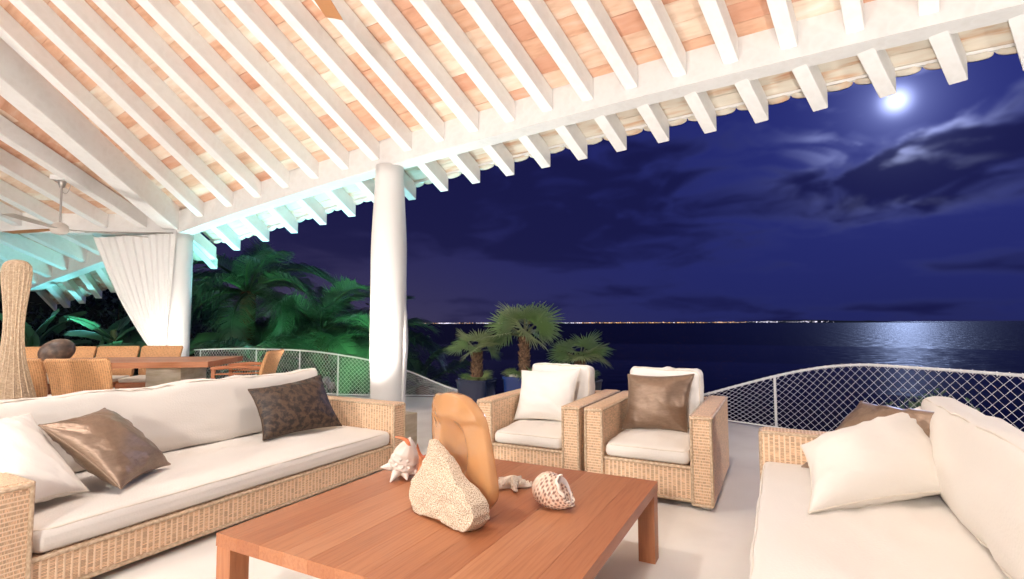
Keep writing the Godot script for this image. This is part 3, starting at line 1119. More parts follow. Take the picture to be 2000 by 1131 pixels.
func slab(outline: Array, th: float, bulge: float, rough: float, sd: int, rings := 9, dent = null, smooth := true) -> Geo:   # a stone standing up: its outline in x, y and a thickness in z
	var g := Geo.new()
	var c := Vector2.ZERO
	for p in outline:
		c += p
	c /= outline.size()
	var pts := []
	for i in outline.size():
		for k in 4:
			pts.append((outline[i] as Vector2).cubic_interpolate(outline[(i + 1) % outline.size()], outline[(i + outline.size() - 1) % outline.size()], outline[(i + 2) % outline.size()], k / 4.0) if smooth else (outline[i] as Vector2).lerp(outline[(i + 1) % outline.size()], k / 4.0))
	var nz := noise(9.0, 4, sd)
	var R := []
	for s in range(-rings, rings + 1):
		var f := 1.0 - pow(absf(s) / float(rings), 1.6)     # 1 at the rim, 0 in the middle
		if s == 0:
			f = 1.0
		var row := PackedVector3Array()
		for i in pts.size() + 1:
			var q: Vector2 = pts[i % pts.size()]
			var xy := c.lerp(q, f)
			var z := signf(s) * (th * 0.5 + bulge * (1.0 - f * f)) if s else 0.0
			if absi(s) == 1:
				xy = c.lerp(q, 0.985)
				z *= 0.9
			var p := Vector3(xy.x, xy.y, z)
			if dent != null:
				p = dent.call(p)
			p += Vector3(nz.get_noise_3dv(p), nz.get_noise_3dv(p + Vector3(3, 1, 7)), nz.get_noise_3dv(p + Vector3(8, 5, 2))) * rough
			if not smooth:
				p += Vector3(nz.get_noise_3dv(p * 4.0), nz.get_noise_3dv(p * 4.0 + Vector3(3, 1, 7)), nz.get_noise_3dv(p * 4.0 + Vector3(8, 5, 2))) * 0.006
			row.append(p)
		R.append(row)
	g.grid(R, true)
	return g


func make_table_things() -> void:
	var y := 0.3675
	# stone and amber sculpture
	var s := thing("stone_sculpture", "tall golden translucent stone petal rising behind a cut block of speckled granite", "sculpture", Vector3(-1.2, y, -1.745), -0.2925)
	var rock := [[-0.112, 0.303], [-0.085, 0.302], [-0.044, 0.268], [0.003, 0.246], [0.048, 0.205], [0.095, 0.161], [0.143, 0.138], [0.187, 0.105], [0.204, 0.072], [0.196, 0.035], [0.165, 0.002], [0.106, -0.001], [0.06, 0.002], [0.019, 0.014], [-0.047, 0.007], [-0.122, 0.000], [-0.172, 0.004], [-0.187, 0.031], [-0.218, 0.073], [-0.215, 0.117], [-0.171, 0.168], [-0.133, 0.228]].map(func(p): return Vector2(p[0], p[1]))
	var g := slab(rock, 0.11, 0.004, 0.010, 3, 16, func(p: Vector3) -> Vector3: return Vector3(p.x, p.y, p.z * lerpf(1.0, 0.30, clampf(p.y / 0.30, 0.0, 1.0))), false)
	put(s, "granite_block", g, M.granite)
	var petal := [[-0.274, 0.44], [-0.195, 0.473], [-0.112, 0.48], [-0.043, 0.469], [0.024, 0.432], [0.062, 0.388], [0.088, 0.318], [0.113, 0.239], [0.128, 0.17], [0.137, 0.111], [0.122, 0.065], [0.074, 0.017], [0.036, 0.003], [-0.089, 0.0], [-0.196, 0.027], [-0.266, 0.15], [-0.279, 0.287]].map(func(p): return Vector2(p[0] + 0.015, p[1]))
	g = slab(petal, 0.045, 0.012, 0.004, 8, 14, func(p: Vector3) -> Vector3:
		var b := bump2(p.x, p.y, -0.075, 0.235, 0.085, 0.125)
		if p.z > 0.0:
			p.z -= 0.055 * smoothstep(0.25, 0.75, b) - 0.022 * smoothstep(0.36, 0.38, p.y)
			p.z -= 0.25 * maxf(0.0, -0.15 - p.x) + 0.20 * maxf(0.0, p.y - 0.40 - 0.25 * (p.x + 0.1)) + 0.16 * maxf(0.0, p.x + 0.02 + 0.5 * (p.y - 0.42))
		else:
			p.z -= 0.03 * b
		return p)
	var pt := put(s, "amber_petal", g, M.amber_cloudy)
	pt.position = Vector3(0.0, 0.0, -0.115)
	# horned shell: spire down, mouth up
	var c := thing("horned_shell", "white horned conch shell with an orange flared lip, left of the golden stone", "seashell", Vector3(-1.715, y + 0.096, -2.105), 0.481)
	g = Geo.new()
	var cp := [[0.0, -0.082], [0.014, -0.080], [0.026, -0.066], [0.032, -0.062], [0.040, -0.050], [0.056, -0.046], [0.064, -0.036], [0.064, -0.026], [0.056, -0.016], [0.060, -0.010], [0.061, 0.0], [0.054, 0.014], [0.056, 0.020], [0.053, 0.034], [0.044, 0.050], [0.034, 0.066], [0.024, 0.080], [0.012, 0.094], [0.0, 0.098]].map(func(p): return Vector2(p[0], p[1]))
	var spiral := func(p: Vector3, a: float) -> Vector3:
		var k := 1.0 + 0.035 * sin(a * 3.0 + p.y * 50.0) + 0.02 * sin(a * 11.0)
		return Vector3(p.x * k, p.y + 0.010 * sin(a) + 0.004 * a / TAU, p.z * k)
	g.lathe(cp, Vector3.ZERO, 48, spiral)
	var up := put(c, "whorls", g, mat("shell_white", lin(0.70, 0.61, 0.53), 0.45))
	up.rotation = Vector3(0.25, 0.0, -0.28)
	up.scale = Vector3.ONE * 1.14
	relief(M.shell_white, noise_tex(0.03, [], 128, 3, 71), 0.15)
	tri(M.shell_white, Vector3(4, 10, 4))
	g = Geo.new()
	for h in [[-2.75, -0.040, 0.062, 0.036, -0.008], [-1.9, -0.044, 0.060, 0.030, -0.030], [-1.1, -0.040, 0.060, 0.022, -0.012], [-0.4, -0.036, 0.060, 0.022, 0.0], [-2.5, -0.010, 0.058, 0.010, 0.0], [-2.0, -0.010, 0.058, 0.008, 0.0], [-1.5, -0.010, 0.058, 0.008, 0.0], [-1.0, -0.010, 0.058, 0.008, 0.0], [-2.4, 0.020, 0.052, 0.007, 0.0], [-1.8, 0.020, 0.052, 0.007, 0.0], [-1.2, 0.020, 0.052, 0.007, 0.0]]:
		var o := Vector3(cos(h[0]), 0, -sin(h[0]))
		var p0: Vector3 = o * (h[2] - 0.018) + Vector3.UP * h[1]
		var p1: Vector3 = o * (h[2] + h[3]) + Vector3.UP * (h[1] + h[4])
		g.tube(pv([p0, p0.lerp(p1, 0.35), p0.lerp(p1, 0.7), p1]), PackedFloat32Array([0.024, 0.017, 0.009, 0.003]), 10) if h[3] > 0.02 else g.tube(pv([p0, p0.lerp(p1, 0.6), p1]), PackedFloat32Array([0.016, 0.011, 0.005]), 8)
	put(up, "horns", g, M.shell_white)
	g = Geo.new()
	var R := []
	var LC := PackedColorArray()
	for i in 18:
		var f := i / 17.0
		var row := PackedVector3Array()
		for j in 9:
			var q := j / 8.0
			var a := lerpf(-0.5, 1.2, f)
			var e := 0.058 + 0.050 * q * sin(PI * clampf(f * 0.9 + 0.12, 0, 1))
			row.append(Vector3(0.012 + e * cos(a * 0.9), -0.035 + 0.135 * f + 0.010 * sin(f * 14.0) * q, 0.046 + 0.02 * sin(a) - 0.030 * q * q + 0.012 * sin(f * 9.0) * q))
			LC.append(Color(0.95, 0.82, 0.75).lerp(Color(0.85, 0.42, 0.25), smoothstep(0.2, 0.9, q)))
		R.append(row)
	g.grid(R, false, LC)
	put(up, "flared_lip", g, M.shell_lip)
	g = Geo.new()
	g.tube(pv([Vector3(0.0, 0.078, 0.012), Vector3(-0.012, 0.098, 0.02), Vector3(-0.040, 0.106, 0.026), Vector3(-0.062, 0.104, 0.028)]), PackedFloat32Array([0.022, 0.016, 0.010, 0.006]), 10, 0.55)
	g.col.fill(Color(0.95, 0.62, 0.5))
	put(up, "canal", g, M.shell_lip)
	# spotted helmet shell
	var h := thing("spotted_shell", "round cream shell with rows of brown spots, nearest the right edge of the low table", "seashell", Vector3(-0.895, y + 0.066, -2.065), 0.481)
	var nz := noise(2.0, 3, 19)
	g = Geo.new()
	R = []
	var SC := PackedColorArray()
	for i in 61:
		var f := i / 60.0
		var yy := lerpf(-0.085, 0.105, f)
		var row := PackedVector3Array()
		for k in 65:
			var a := TAU * (k % 64) / 64.0
			var rr := 0.070 * pow(sin(PI * pow(f, 0.72)), 0.62) * (1.0 + 0.022 * cos(f * PI * 30.0))
			rr *= 1.0 + 0.10 * (a / TAU - 0.5) * (1.0 - f)
			row.append(Vector3(cos(a) * rr, yy + 0.006 * a / TAU, sin(a) * rr))
			var band := floorf(f * 15.0)
			var inb := bump2(f * 15.0 - band, 0, 0.5, 0, 0.36, 1)
			var sp := smoothstep(0.32, 0.55, inb * (0.55 + 0.5 * sin(a * 15.0 + band * 2.3 + 2.0 * nz.get_noise_2d(band * 3.0, a))) + 0.25 * nz.get_noise_2d(a * 2.0, f * 9.0))
			var base := Color(0.78, 0.63, 0.50).lerp(Color(0.70, 0.42, 0.29), clampf(0.4 + 0.9 * nz.get_noise_2d(a * 0.8, f * 5.0), 0, 1))
			SC.append(base.lerp(Color(0.17, 0.055, 0.03), 0.9 * sp * smoothstep(0.12, 0.3, f)))
		R.append(row)
	g.grid(R, true, SC)
	var hb := put(h, "whorls", g, M.shell)
	var hy := Vector3(0.72, -0.42, 0.55).normalized()
	var hx := Vector3(0.3, 1.0, 0.2).cross(hy).normalized()
	hb.basis = Basis(hx, hy, hx.cross(hy))
	# its mouth: a smooth lilac hollow, its shade put into the colour, inside a striped lip
	var mouth := Transform3D(Basis(hx, hy, hx.cross(hy)), Vector3(0.046, 0.010, 0.040))
	var face := (Vector3(0.62, 0.42, 0.66)).normalized()
	var my := (hy - face * hy.dot(face)).normalized()
	mouth.basis = Basis(my.cross(face), my, face)
	g = Geo.new()
	R = []
	var HC := PackedColorArray()
	for i in 8:
		var f := i / 7.0
		var row := PackedVector3Array()
		for k in 33:
			var a := TAU * (k % 32) / 32.0
			row.append(mouth * Vector3(cos(a) * 0.030 * f * (1.0 - 0.35 * sin(a)), sin(a) * 0.060 * f, 0.020 - 0.016 * (1.0 - f * f)))
			HC.append(Color(0.30, 0.22, 0.21).lerp(Color(0.62, 0.53, 0.50), f))
		R.append(row)
	g.grid(R, false, HC)
	put(h, "hollow", g, M.shell)
	g = Geo.new()
	var lip := PackedVector3Array()
	for k in 41:
		var a := lerpf(-PI * 0.62, PI * 0.9, k / 40.0)
		lip.append(mouth * Vector3(cos(a) * 0.032 * (1.0 - 0.35 * sin(a)), sin(a) * 0.063, 0.021 + 0.004 * sin(a * 9.0)))
	g.tube(lip, PackedFloat32Array(range(41).map(func(k): return 0.0045 + 0.003 * sin(PI * k / 40.0))), 8)
	for k in g.col.size():
		var q := g.v[k]
		g.col[k] = Color(0.84, 0.72, 0.60).lerp(Color(0.14, 0.05, 0.03), smoothstep(0.1, 0.6, sin(q.dot(my) * 520.0)) * smoothstep(0.01, 0.04, q.dot(my)))
	put(h, "striped_lip", g, M.shell)
	# knobbly starfish
	var st := thing("starfish", "dried knobbly cream starfish lying between the golden stone and the spotted shell", "starfish", Vector3(-1.155, y, -2.215), 0.35)
	g = Geo.new()
	R = []
	for i in 12:
		var f := i / 11.0
		var row := PackedVector3Array()
		for k in 81:
			var a := TAU * (k % 80) / 80.0
			var arm := pow(0.5 + 0.5 * cos(a * 5.0), 3.2)
			var rr := (0.026 + 0.073 * arm) * f
			row.append(Vector3(cos(a) * rr, 0.004 + 0.030 * (1.0 - f) * (0.8 + 0.5 * arm) + 0.016 * arm * (1.0 - f * f) + (0.012 * arm * f), sin(a) * rr))
		R.append(row)
	var under := PackedVector3Array()
	for k in 81:
		under.append(Vector3(R[11][k].x * 0.95, 0.0 + R[11][k].y * 0.5, R[11][k].z * 0.95))
	R.append(under)
	R.append(g._same(Vector3(0, 0.001, 0), 81))
	g.grid(R, true)
	put(st, "arms", g, M.starfish)
	g = Geo.new()
	for k in 5:
		var a := TAU * k / 5.0
		for j in 6:
			var rr := 0.008 + j * 0.0155
			for sd in [-1, 0, 1]:
				if sd and j > 3:
					continue
				var p := Vector3(cos(a) * rr - sin(a) * sd * 0.012, 0.034 - 0.0022 * j - absf(sd) * 0.006, sin(a) * rr + cos(a) * sd * 0.012)
				g.tube(pv([p, p + Vector3(cos(a) * 0.004, 0.014 - 0.001 * j, sin(a) * 0.004)]), PackedFloat32Array([0.0068, 0.0042]), 6)
	put(st, "knobs", g, M.starfish)


# ------------------------------------------------------------------ the dining corner
const DU := Vector3(-0.820, 0, 0.572)     # along the dining table, westwards
const DW := Vector3(-0.572, 0, -0.820)    # across it, away from the sofas

func make_dining() -> void:
	var turn := atan2(-DU.z, DU.x)        # local x runs along DU
	var t := thing("dining_table", "long dining table with a thick reddish wood top on two stone blocks", "dining table", Vector3(-5.50, 0, -3.44), turn)
	# local +x = DU; local +z = DW
	for i in 6:
		var g := Geo.new()
		g.rbox(Vector3(1.75, 0.708, 0.08 + i * 0.16), Vector3(3.5, 0.062, 0.1585), 0.003)
		put(t, "plank", g, M["teak_x%d" % [1, 0, 2, 1, 3, 0][i]])
	for x in [0.52, 2.3]:
		var g := Geo.new()
		g.rbox(Vector3(x, 0.335, 0.46), Vector3(0.36, 0.67, 0.62), 0.008)
		put(t, "stone_block", g, M.travertine)
	# chairs
	var spots := [
		[1.33, -1.40, 0.0, "dining chair standing behind the table, closest to the corner column"],
		[1.88, -1.40, 0.0, "second dining chair from the corner column, standing behind the table"],
		[2.42, -1.40, 0.0, "dining chair behind the table, directly behind the big brown coconut"],
		[2.98, -1.40, 0.0, "dining chair behind the table, seen between the wicker lamp and the coconut"],
		[0.68, 0.62, PI, "dining chair with its woven back to the long sofa, in front of the coconut"],
		[1.24, 0.58, PI, "dining chair half covered by the tall wicker lamp"],
	]
	for i in spots.size():
		var s: Array = spots[i]
		var at = Vector3(-5.50, 0, -3.44) + DU * s[0] - DW * s[1]
		dining_chair(at, turn + s[2], s[3], false)
	dining_chair(Vector3(-5.34, 0, -3.86) + Vector3(-0.06, 0, 0.06), turn - PI * 0.5, "woven armchair with wooden armrests at the end of the dining table, seen sideways", true)
	# sea coconut
	var c := thing("sea_coconut", "big dark brown double coconut lying on the dining table", "coconut", Vector3(-6.74, 0.739, -2.60), turn)
	var g := Geo.new()
	var prof := []
	for k in 25:
		var a := PI * k / 24.0
		prof.append(Vector2(0.125 * sin(a), -0.165 * cos(a)))
	var nut := func(p: Vector3, a: float) -> Vector3:
		var split := exp(-pow(p.x / 0.010, 2.0)) * clampf(p.z / 0.06 + 0.2, 0.0, 1.0)
		p.z *= 1.0 - 0.14 * split
		p.y *= 1.0 - 0.05 * split
		return p
	g.lathe(prof, Vector3.ZERO, 72, nut)
	var n := put(c, "nut", g, M.nut_husk)
	n.position = Vector3(0, 0.125, 0)
	n.rotation = Vector3(0.35, -0.1, 1.15)
	g = Geo.new()
	var slit := PackedVector3Array()
	for k in 17:
		var a := lerpf(0.35, 2.8, k / 16.0)
		slit.append(Vector3(0.0, -0.166 * cos(a), 0.120 * sin(a)))
	g.tube(slit, PackedFloat32Array(range(17).map(func(k): return 0.006 * sin(PI * (k + 0.3) / 16.6))), 6)
	put(n, "groove", g, M.dark_groove)


func dining_chair(at: Vector3, turn: float, label: String, arms: bool) -> void:   # local -z is the way it faces; its back stands at +z
	var t := thing("dining_chair", label, "dining chair", at, turn, "woven dining chairs round the table")
	var w := 0.50
	var d := 0.52
	var g := Geo.new()
	var R := []
	for sd in [1, -1]:
		for k in 13:
			var f := (k if sd > 0 else 12 - k) / 12.0
			var y := lerpf(0.40, 0.825, f)
			var z := d * 0.5 - 0.03 + 0.10 * f * f + (0.02 if sd > 0 else -0.02)
			var hw := (0.216 + 0.03 * f)
			var row := PackedVector3Array()
			for j in 11:
				var q := j / 5.0 - 1.0
				row.append(Vector3(q * hw, y - 0.006 * (1 - q * q) * f + 0.006 * f, z + 0.022 * (1.0 - q * q)))
			R.append(row)
	R.append(R[0])
	g.grid(R, false)
	var b := put(t, "backrest", g, M.chair_weave)
	g = Geo.new()
	for s in [-1, 1]:
		var p := PackedVector3Array()
		for k in 13:
			var f := k / 12.0
			p.append(Vector3(s * (0.216 + 0.03 * f), lerpf(0.40, 0.828, f), d * 0.5 - 0.03 + 0.10 * f * f))
		g.tube(p, 0.021, 8)
	var q := PackedVector3Array()
	for k in 11:
		var f := k / 5.0 - 1.0
		q.append(Vector3(f * 0.246, 0.826, d * 0.5 + 0.07 + 0.022 * (1.0 - f * f)))
	g.tube(q, 0.021, 8)
	put(b, "edging", g, M.chair_weave)
	g = Geo.new()
	g.rbox(Vector3(0, 0.375, -0.01), Vector3(w - 0.03, 0.07, d - 0.02), 0.015)
	put(t, "seat_frame", g, M.chair_timber)
	g = Geo.new()
	g.rbox(Vector3(0, 0.435, -0.02), Vector3(w - 0.05, 0.055, d - 0.06), 0.022, Basis.IDENTITY, 4)
	put(t, "seat_cushion", g, M.linen)
	for x in [-1, 1]:
		for z in [-1, 1]:
			g = Geo.new()
			var h := 0.655 if arms and z < 0 else 0.40
			g.rbox(Vector3(x * (w * 0.5 - 0.02), h * 0.5, z * (d * 0.5 - 0.025)), Vector3(0.036, h, 0.036), 0.004)
			put(t, "leg", g, M.chair_timber)
	if arms:
		for x in [-1, 1]:
			g = Geo.new()
			var p := PackedVector3Array()
			for k in 9:
				var f := k / 8.0
				p.append(Vector3(x * (w * 0.5 - 0.02), 0.66 + 0.018 * sin(PI * f), lerpf(-d * 0.5 + 0.0, d * 0.5 + 0.01, f)))
			g.tube(p, 0.020, 8)
			put(t, "armrest", g, M.chair_timber)
			g = Geo.new()
			g.tube(pv([Vector3(x * (w * 0.5 - 0.02), 0.60, -d * 0.5 + 0.03), Vector3(x * (w * 0.5 - 0.02), 0.61, d * 0.5)]), 0.009, 6)
			put(t, "side_rail", g, M.chair_timber)


func make_wicker_lamps() -> void:
	for i in 2:
		var at := [Vector3(-5.27, 0, -1.755), Vector3(-5.80, 0, -1.72)][i] as Vector3
		var lab := ["tall bottle-shaped woven wicker floor lamp with a rounded top, behind the long sofa", "second wicker floor lamp, only a sliver of it at the left edge"][i] as String
		var t := thing("wicker_floor_lamp", lab, "floor lamp", at)
		var g := Geo.new()
		var prof := [[0.30, 0.0], [0.285, 0.12], [0.25, 0.3], [0.205, 0.45], [0.16, 0.6], [0.118, 0.74], [0.086, 0.87], [0.068, 1.0], [0.062, 1.12], [0.066, 1.24], [0.077, 1.36], [0.09, 1.47], [0.096, 1.54], [0.094, 1.585], [0.078, 1.622], [0.045, 1.642], [0.0, 1.648]]
		var fine := []
		for k in prof.size() - 1:
			for q in 4:
				var f := q / 4.0
				var p0: Array = prof[maxi(k - 1, 0)]
				var p3: Array = prof[mini(k + 2, prof.size() - 1)]
				fine.append(Vector2(0.88 * maxf(0.0, cubic_interpolate(prof[k][0], prof[k + 1][0], p0[0], p3[0], f)), cubic_interpolate(prof[k][1], prof[k + 1][1], p0[1], p3[1], f)))
		fine.append(Vector2(0, 1.648))
		# woven rounds: a strand over every course, bulging over the stakes
		var rows := []
		var left := 0.0
		for m in fine.size() - 1:
			var seg: float = fine[m].distance_to(fine[m + 1])
			while left < seg:
				rows.append((fine[m] as Vector2).lerp(fine[m + 1], left / seg))
				left += 0.0105
			left -= seg
		var H := rows.size()
		for k in H - 1:
			if rows[k].x < 0.01:
				continue
			var ring := PackedVector3Array()
			var NS := 72
			for q in NS + 1:
				var a := TAU * (q % NS) / NS
				var rr: float = rows[k].x + 0.0022 * cos(a * 18.0 + PI * k)
				ring.append(Vector3(cos(a) * rr, rows[k].y, sin(a) * rr))
			g.tube(ring, 0.0052, 5)
		put(t, "woven_body", g, M.cane)
		g = Geo.new()
		for q in 18:
			var a := TAU * (q + 0.5) / 18
			var p := PackedVector3Array()
			for k in range(0, H - 3, 5):
				p.append(Vector3(cos(a) * (rows[k].x + 0.003), rows[k].y, sin(a) * (rows[k].x + 0.003)))
			g.tube(p, 0.0055, 5)
		put(t, "stakes", g, M.cane)
		g = Geo.new()
		g.lathe(fine.map(func(p): return Vector2(maxf(0.0, p.x - 0.012), p.y)), Vector3.ZERO, 24)
		put(t, "lining", g, mat("lamp_lining", lin(0.30, 0.20, 0.12), 0.9))


func ceiling_fan(label: String, hub: Vector3, drop: float, angles: Array, blade: float, pale: bool) -> void:
	var t := thing("ceiling_fan", label, "ceiling fan", hub, 0.0)
	var g := Geo.new()
	g.lathe([Vector2(0, -0.085), Vector2(0.055, -0.08), Vector2(0.098, -0.055), Vector2(0.112, -0.01), Vector2(0.10, 0.05), Vector2(0.06, 0.085), Vector2(0.02, 0.10), Vector2(0.0, 0.10)], Vector3.ZERO, 28)
	put(t, "motor", g, M.fan_pale)
	g = Geo.new()
	g.tube(pv([Vector3(0, 0.08, 0), Vector3(0, drop - 0.03, 0)]), 0.014, 10)
	var rod := put(t, "rod", g, M.fan_metal)
	g = Geo.new()
	g.lathe([Vector2(0, drop - 0.10), Vector2(0.03, drop - 0.10), Vector2(0.05, drop - 0.03), Vector2(0.055, drop), Vector2(0, drop)], Vector3.ZERO, 20)
	put(rod, "canopy", g, M.fan_metal)
	g = Geo.new()
	g.rbox(Vector3(0, drop + 0.035, 0), Vector3(0.20, 0.07, 0.20), 0.004, Basis(Vector3.UP, 0.6))
	put(t, "ceiling_block", g, M.limewashed_timber)
	if pale:
		g = Geo.new()
		var p := PackedVector3Array()
		for k in 13:
			var f := k / 12.0
			p.append(Vector3(0.20 * f + 0.02 * sin(PI * f), drop - 0.15 - 0.09 * sin(PI * f * 0.95) + 0.09 * f, -0.03 * f))
		g.tube(p, 0.0045, 6)
		put(t, "cable", g, M.fan_metal)
	for a in angles:
		var bs := Basis(Vector3.UP, a) * Basis(Vector3.RIGHT, 0.06 if pale else 0.2)
		g = Geo.new()
		g.rbox(bs * Vector3(0.13, 0.0, 0), Vector3(0.14, 0.012, 0.05), 0.004, bs)
		var br := put(t, "blade", null, M.fan_pale if pale and (a < 3.0 or a > 4.0) else M.fan_blade)
		var bg := Geo.new()
		var R := []
		for sd in [1, -1]:
			for k in 15:
				var f := (k if sd > 0 else 14 - k) / 14.0
				var wd := lerpf(0.050, 0.075, smoothstep(0.0, 0.5, f)) * (1.0 if f < 0.99 else 0.97)
				var row := PackedVector3Array()
				for q in [-1.0, -0.9, 0.0, 0.9, 1.0]:
					row.append(bs * Vector3(0.14 + f * blade, sd * (0.004 if absf(q) < 1.0 else 0.002) + 0.004 * (1 - q * q), q * wd))
				R.append(row)
		R.append(R[0])
		bg.grid(R, true)
		br.mesh = bg.mesh()
		put(br, "blade_iron", g, M.fan_metal)


# ------------------------------------------------------------------ the net railing
func fence_point(i: int, s: float) -> Array:    # foot of the railing and its height; 0 the west run, 1 the east one
	if i == 0:
		var k := [[-9.75, -5.83, 0.66], [-8.6, -5.93, 0.70], [-7.97, -5.95, 0.705], [-7.3, -5.95, 0.705], [-6.73, -5.97, 0.688], [-6.24, -6.00, 0.649], [-5.73, -6.15, 0.568], [-5.2, -6.39, 0.413], [-4.53, -6.65, 0.145], [-4.0, -6.78, 0.06], [-3.4, -6.85, 0.05]]
		var f := s * (k.size() - 1)
		var a := mini(int(f), k.size() - 2)
		var r := []
		for c in 3:
			r.append(cubic_interpolate(k[a][c], k[a + 1][c], k[maxi(a - 1, 0)][c], k[mini(a + 2, k.size() - 1)][c], f - a))
		return [Vector3(r[0], 0, r[1]), r[2]]
	var ang := deg_to_rad(lerpf(-88.0, -8.0, s))
	var deg := lerpf(-88.0, -8.0, s)
	var h := 0.05 + 0.70 * smoothstep(-86.0, -56.0, deg)
	return [Vector3(-2.4 + 5.7 * cos(ang), 0, -1.0 + 5.7 * sin(ang)), h]


func make_fences() -> void:
	for i in 2:
		var lab := ["low white net railing with a wavy top rail, running behind the middle column", "white net railing rising in a curve behind the bronze pillow armchair and right sofa"][i] as String
		var t := thing("net_railing", lab, "railing", Vector3.ZERO, 0.0, "net railings at the terrace edge")
		var N := 80
		var top := PackedVector3Array()
		var base := PackedVector3Array()
		var length := 0.0
		var along := PackedFloat32Array([0.0])
		for k in N + 1:
			var q := fence_point(i, k / float(N))
			top.append(q[0] + Vector3.UP * q[1])
			base.append(q[0] + Vector3.UP * 0.03)
			if k:
				length += base[k].distance_to(base[k - 1])
				along.append(length)
		var g := Geo.new()
		g.tube(top, 0.013, 8)
		put(t, "top_rail", g, M.rail_white)
		g = Geo.new()
		g.tube(base, 0.009, 8)
		put(t, "bottom_rail", g, M.rail_white)
		for s in ([0.02, 0.17, 0.34, 0.5] if i == 0 else [0.275, 0.66, 0.95]):
			var q := fence_point(i, s)
			g = Geo.new()
			g.tube(pv([q[0], q[0] + Vector3.UP * q[1]]), 0.013, 8)
			put(t, "post", g, M.rail_white)
		var at := func(x: float, y: float) -> Vector3:      # x metres along, y in cells of the full height
			var f := 0.0
			for k in N:
				if along[k + 1] >= x or k == N - 1:
					f = k + (x - along[k]) / maxf(1e-5, along[k + 1] - along[k])
					break
			var k0 := mini(int(f), N - 1)
			var b := base[k0].lerp(base[k0 + 1], f - k0)
			var u := top[k0].lerp(top[k0 + 1], f - k0)
			return b.lerp(u, y)
		var cell := 0.068 if i == 0 else 0.078
		var full := 9.0      # cells from foot to rail
		g = Geo.new()
		var half := int(length / cell)
		for dirn in [-1, 1]:
			for k in range(-int(full), half + int(full) + 1):
				var p := PackedVector3Array()
				var x0 := k * cell
				var steps := int(full) * 2
				for q in steps + 1:
					var y := q / float(steps)
					var x = x0 + dirn * y * full * cell
					if x < 0.0 or x > length:
						continue
					p.append(at.call(x, y) + Vector3(0.0, 0, 0.004 * dirn))
				if p.size() > 2:
					g.tube(p, 0.0022 if i == 0 else 0.0016, 5)
		put(t, "net", g, M.cord)
		if i == 1:       # the cord's turns round the rail
			g = Geo.new()
			var k := 0.5
			while k < half:
				var c: Vector3 = at.call(k * cell, 1.0)
				g.tube(pv([c + Vector3(0, -0.02, 0.012), c + Vector3(0, 0.014, 0.010), c + Vector3(0.004, 0.016, -0.010), c + Vector3(0.004, -0.02, -0.012)]), 0.004, 5)
				k += 1.0
			put(t, "lashing", g, M.cord).set_meta("kind", "stuff")


# ------------------------------------------------------------------ plants
func fan_leaf(size: float, spread: float, n: int, sd: int) -> Geo:   # a fan palm's leaf: stalk along +x, then blades
	var g := Geo.new()
	var r := RandomNumberGenerator.new()
	r.seed = sd
	for k in n:
		var a := lerpf(-spread, spread, k / (n - 1.0)) + r.randf_range(-0.02, 0.02)
		var L := size * (0.82 + 0.18 * cos(a * 0.8)) * r.randf_range(0.9, 1.05)
		var d := Vector3(cos(a), 0, sin(a))
		var s := Vector3(-sin(a), 0, cos(a))
		var w := spread * 2.0 / n * 0.48
		var droop := r.randf_range(0.05, 0.22)
		var rows := []
		for q in [0.02, 0.25, 0.5, 0.75, 1.0]:
			var hw = L * q * w * (1.0 if q <= 0.5 else (1.0 - q) * 2.0 * 0.9 + 0.02)
			var c = d * L * q + Vector3.UP * (0.10 * L * q - droop * L * pow(q, 2.6))
			rows.append(pv([c - s * hw + Vector3.UP * hw * 0.45, c, c + s * hw + Vector3.UP * hw * 0.45]))
		g.grid(rows)
	return g


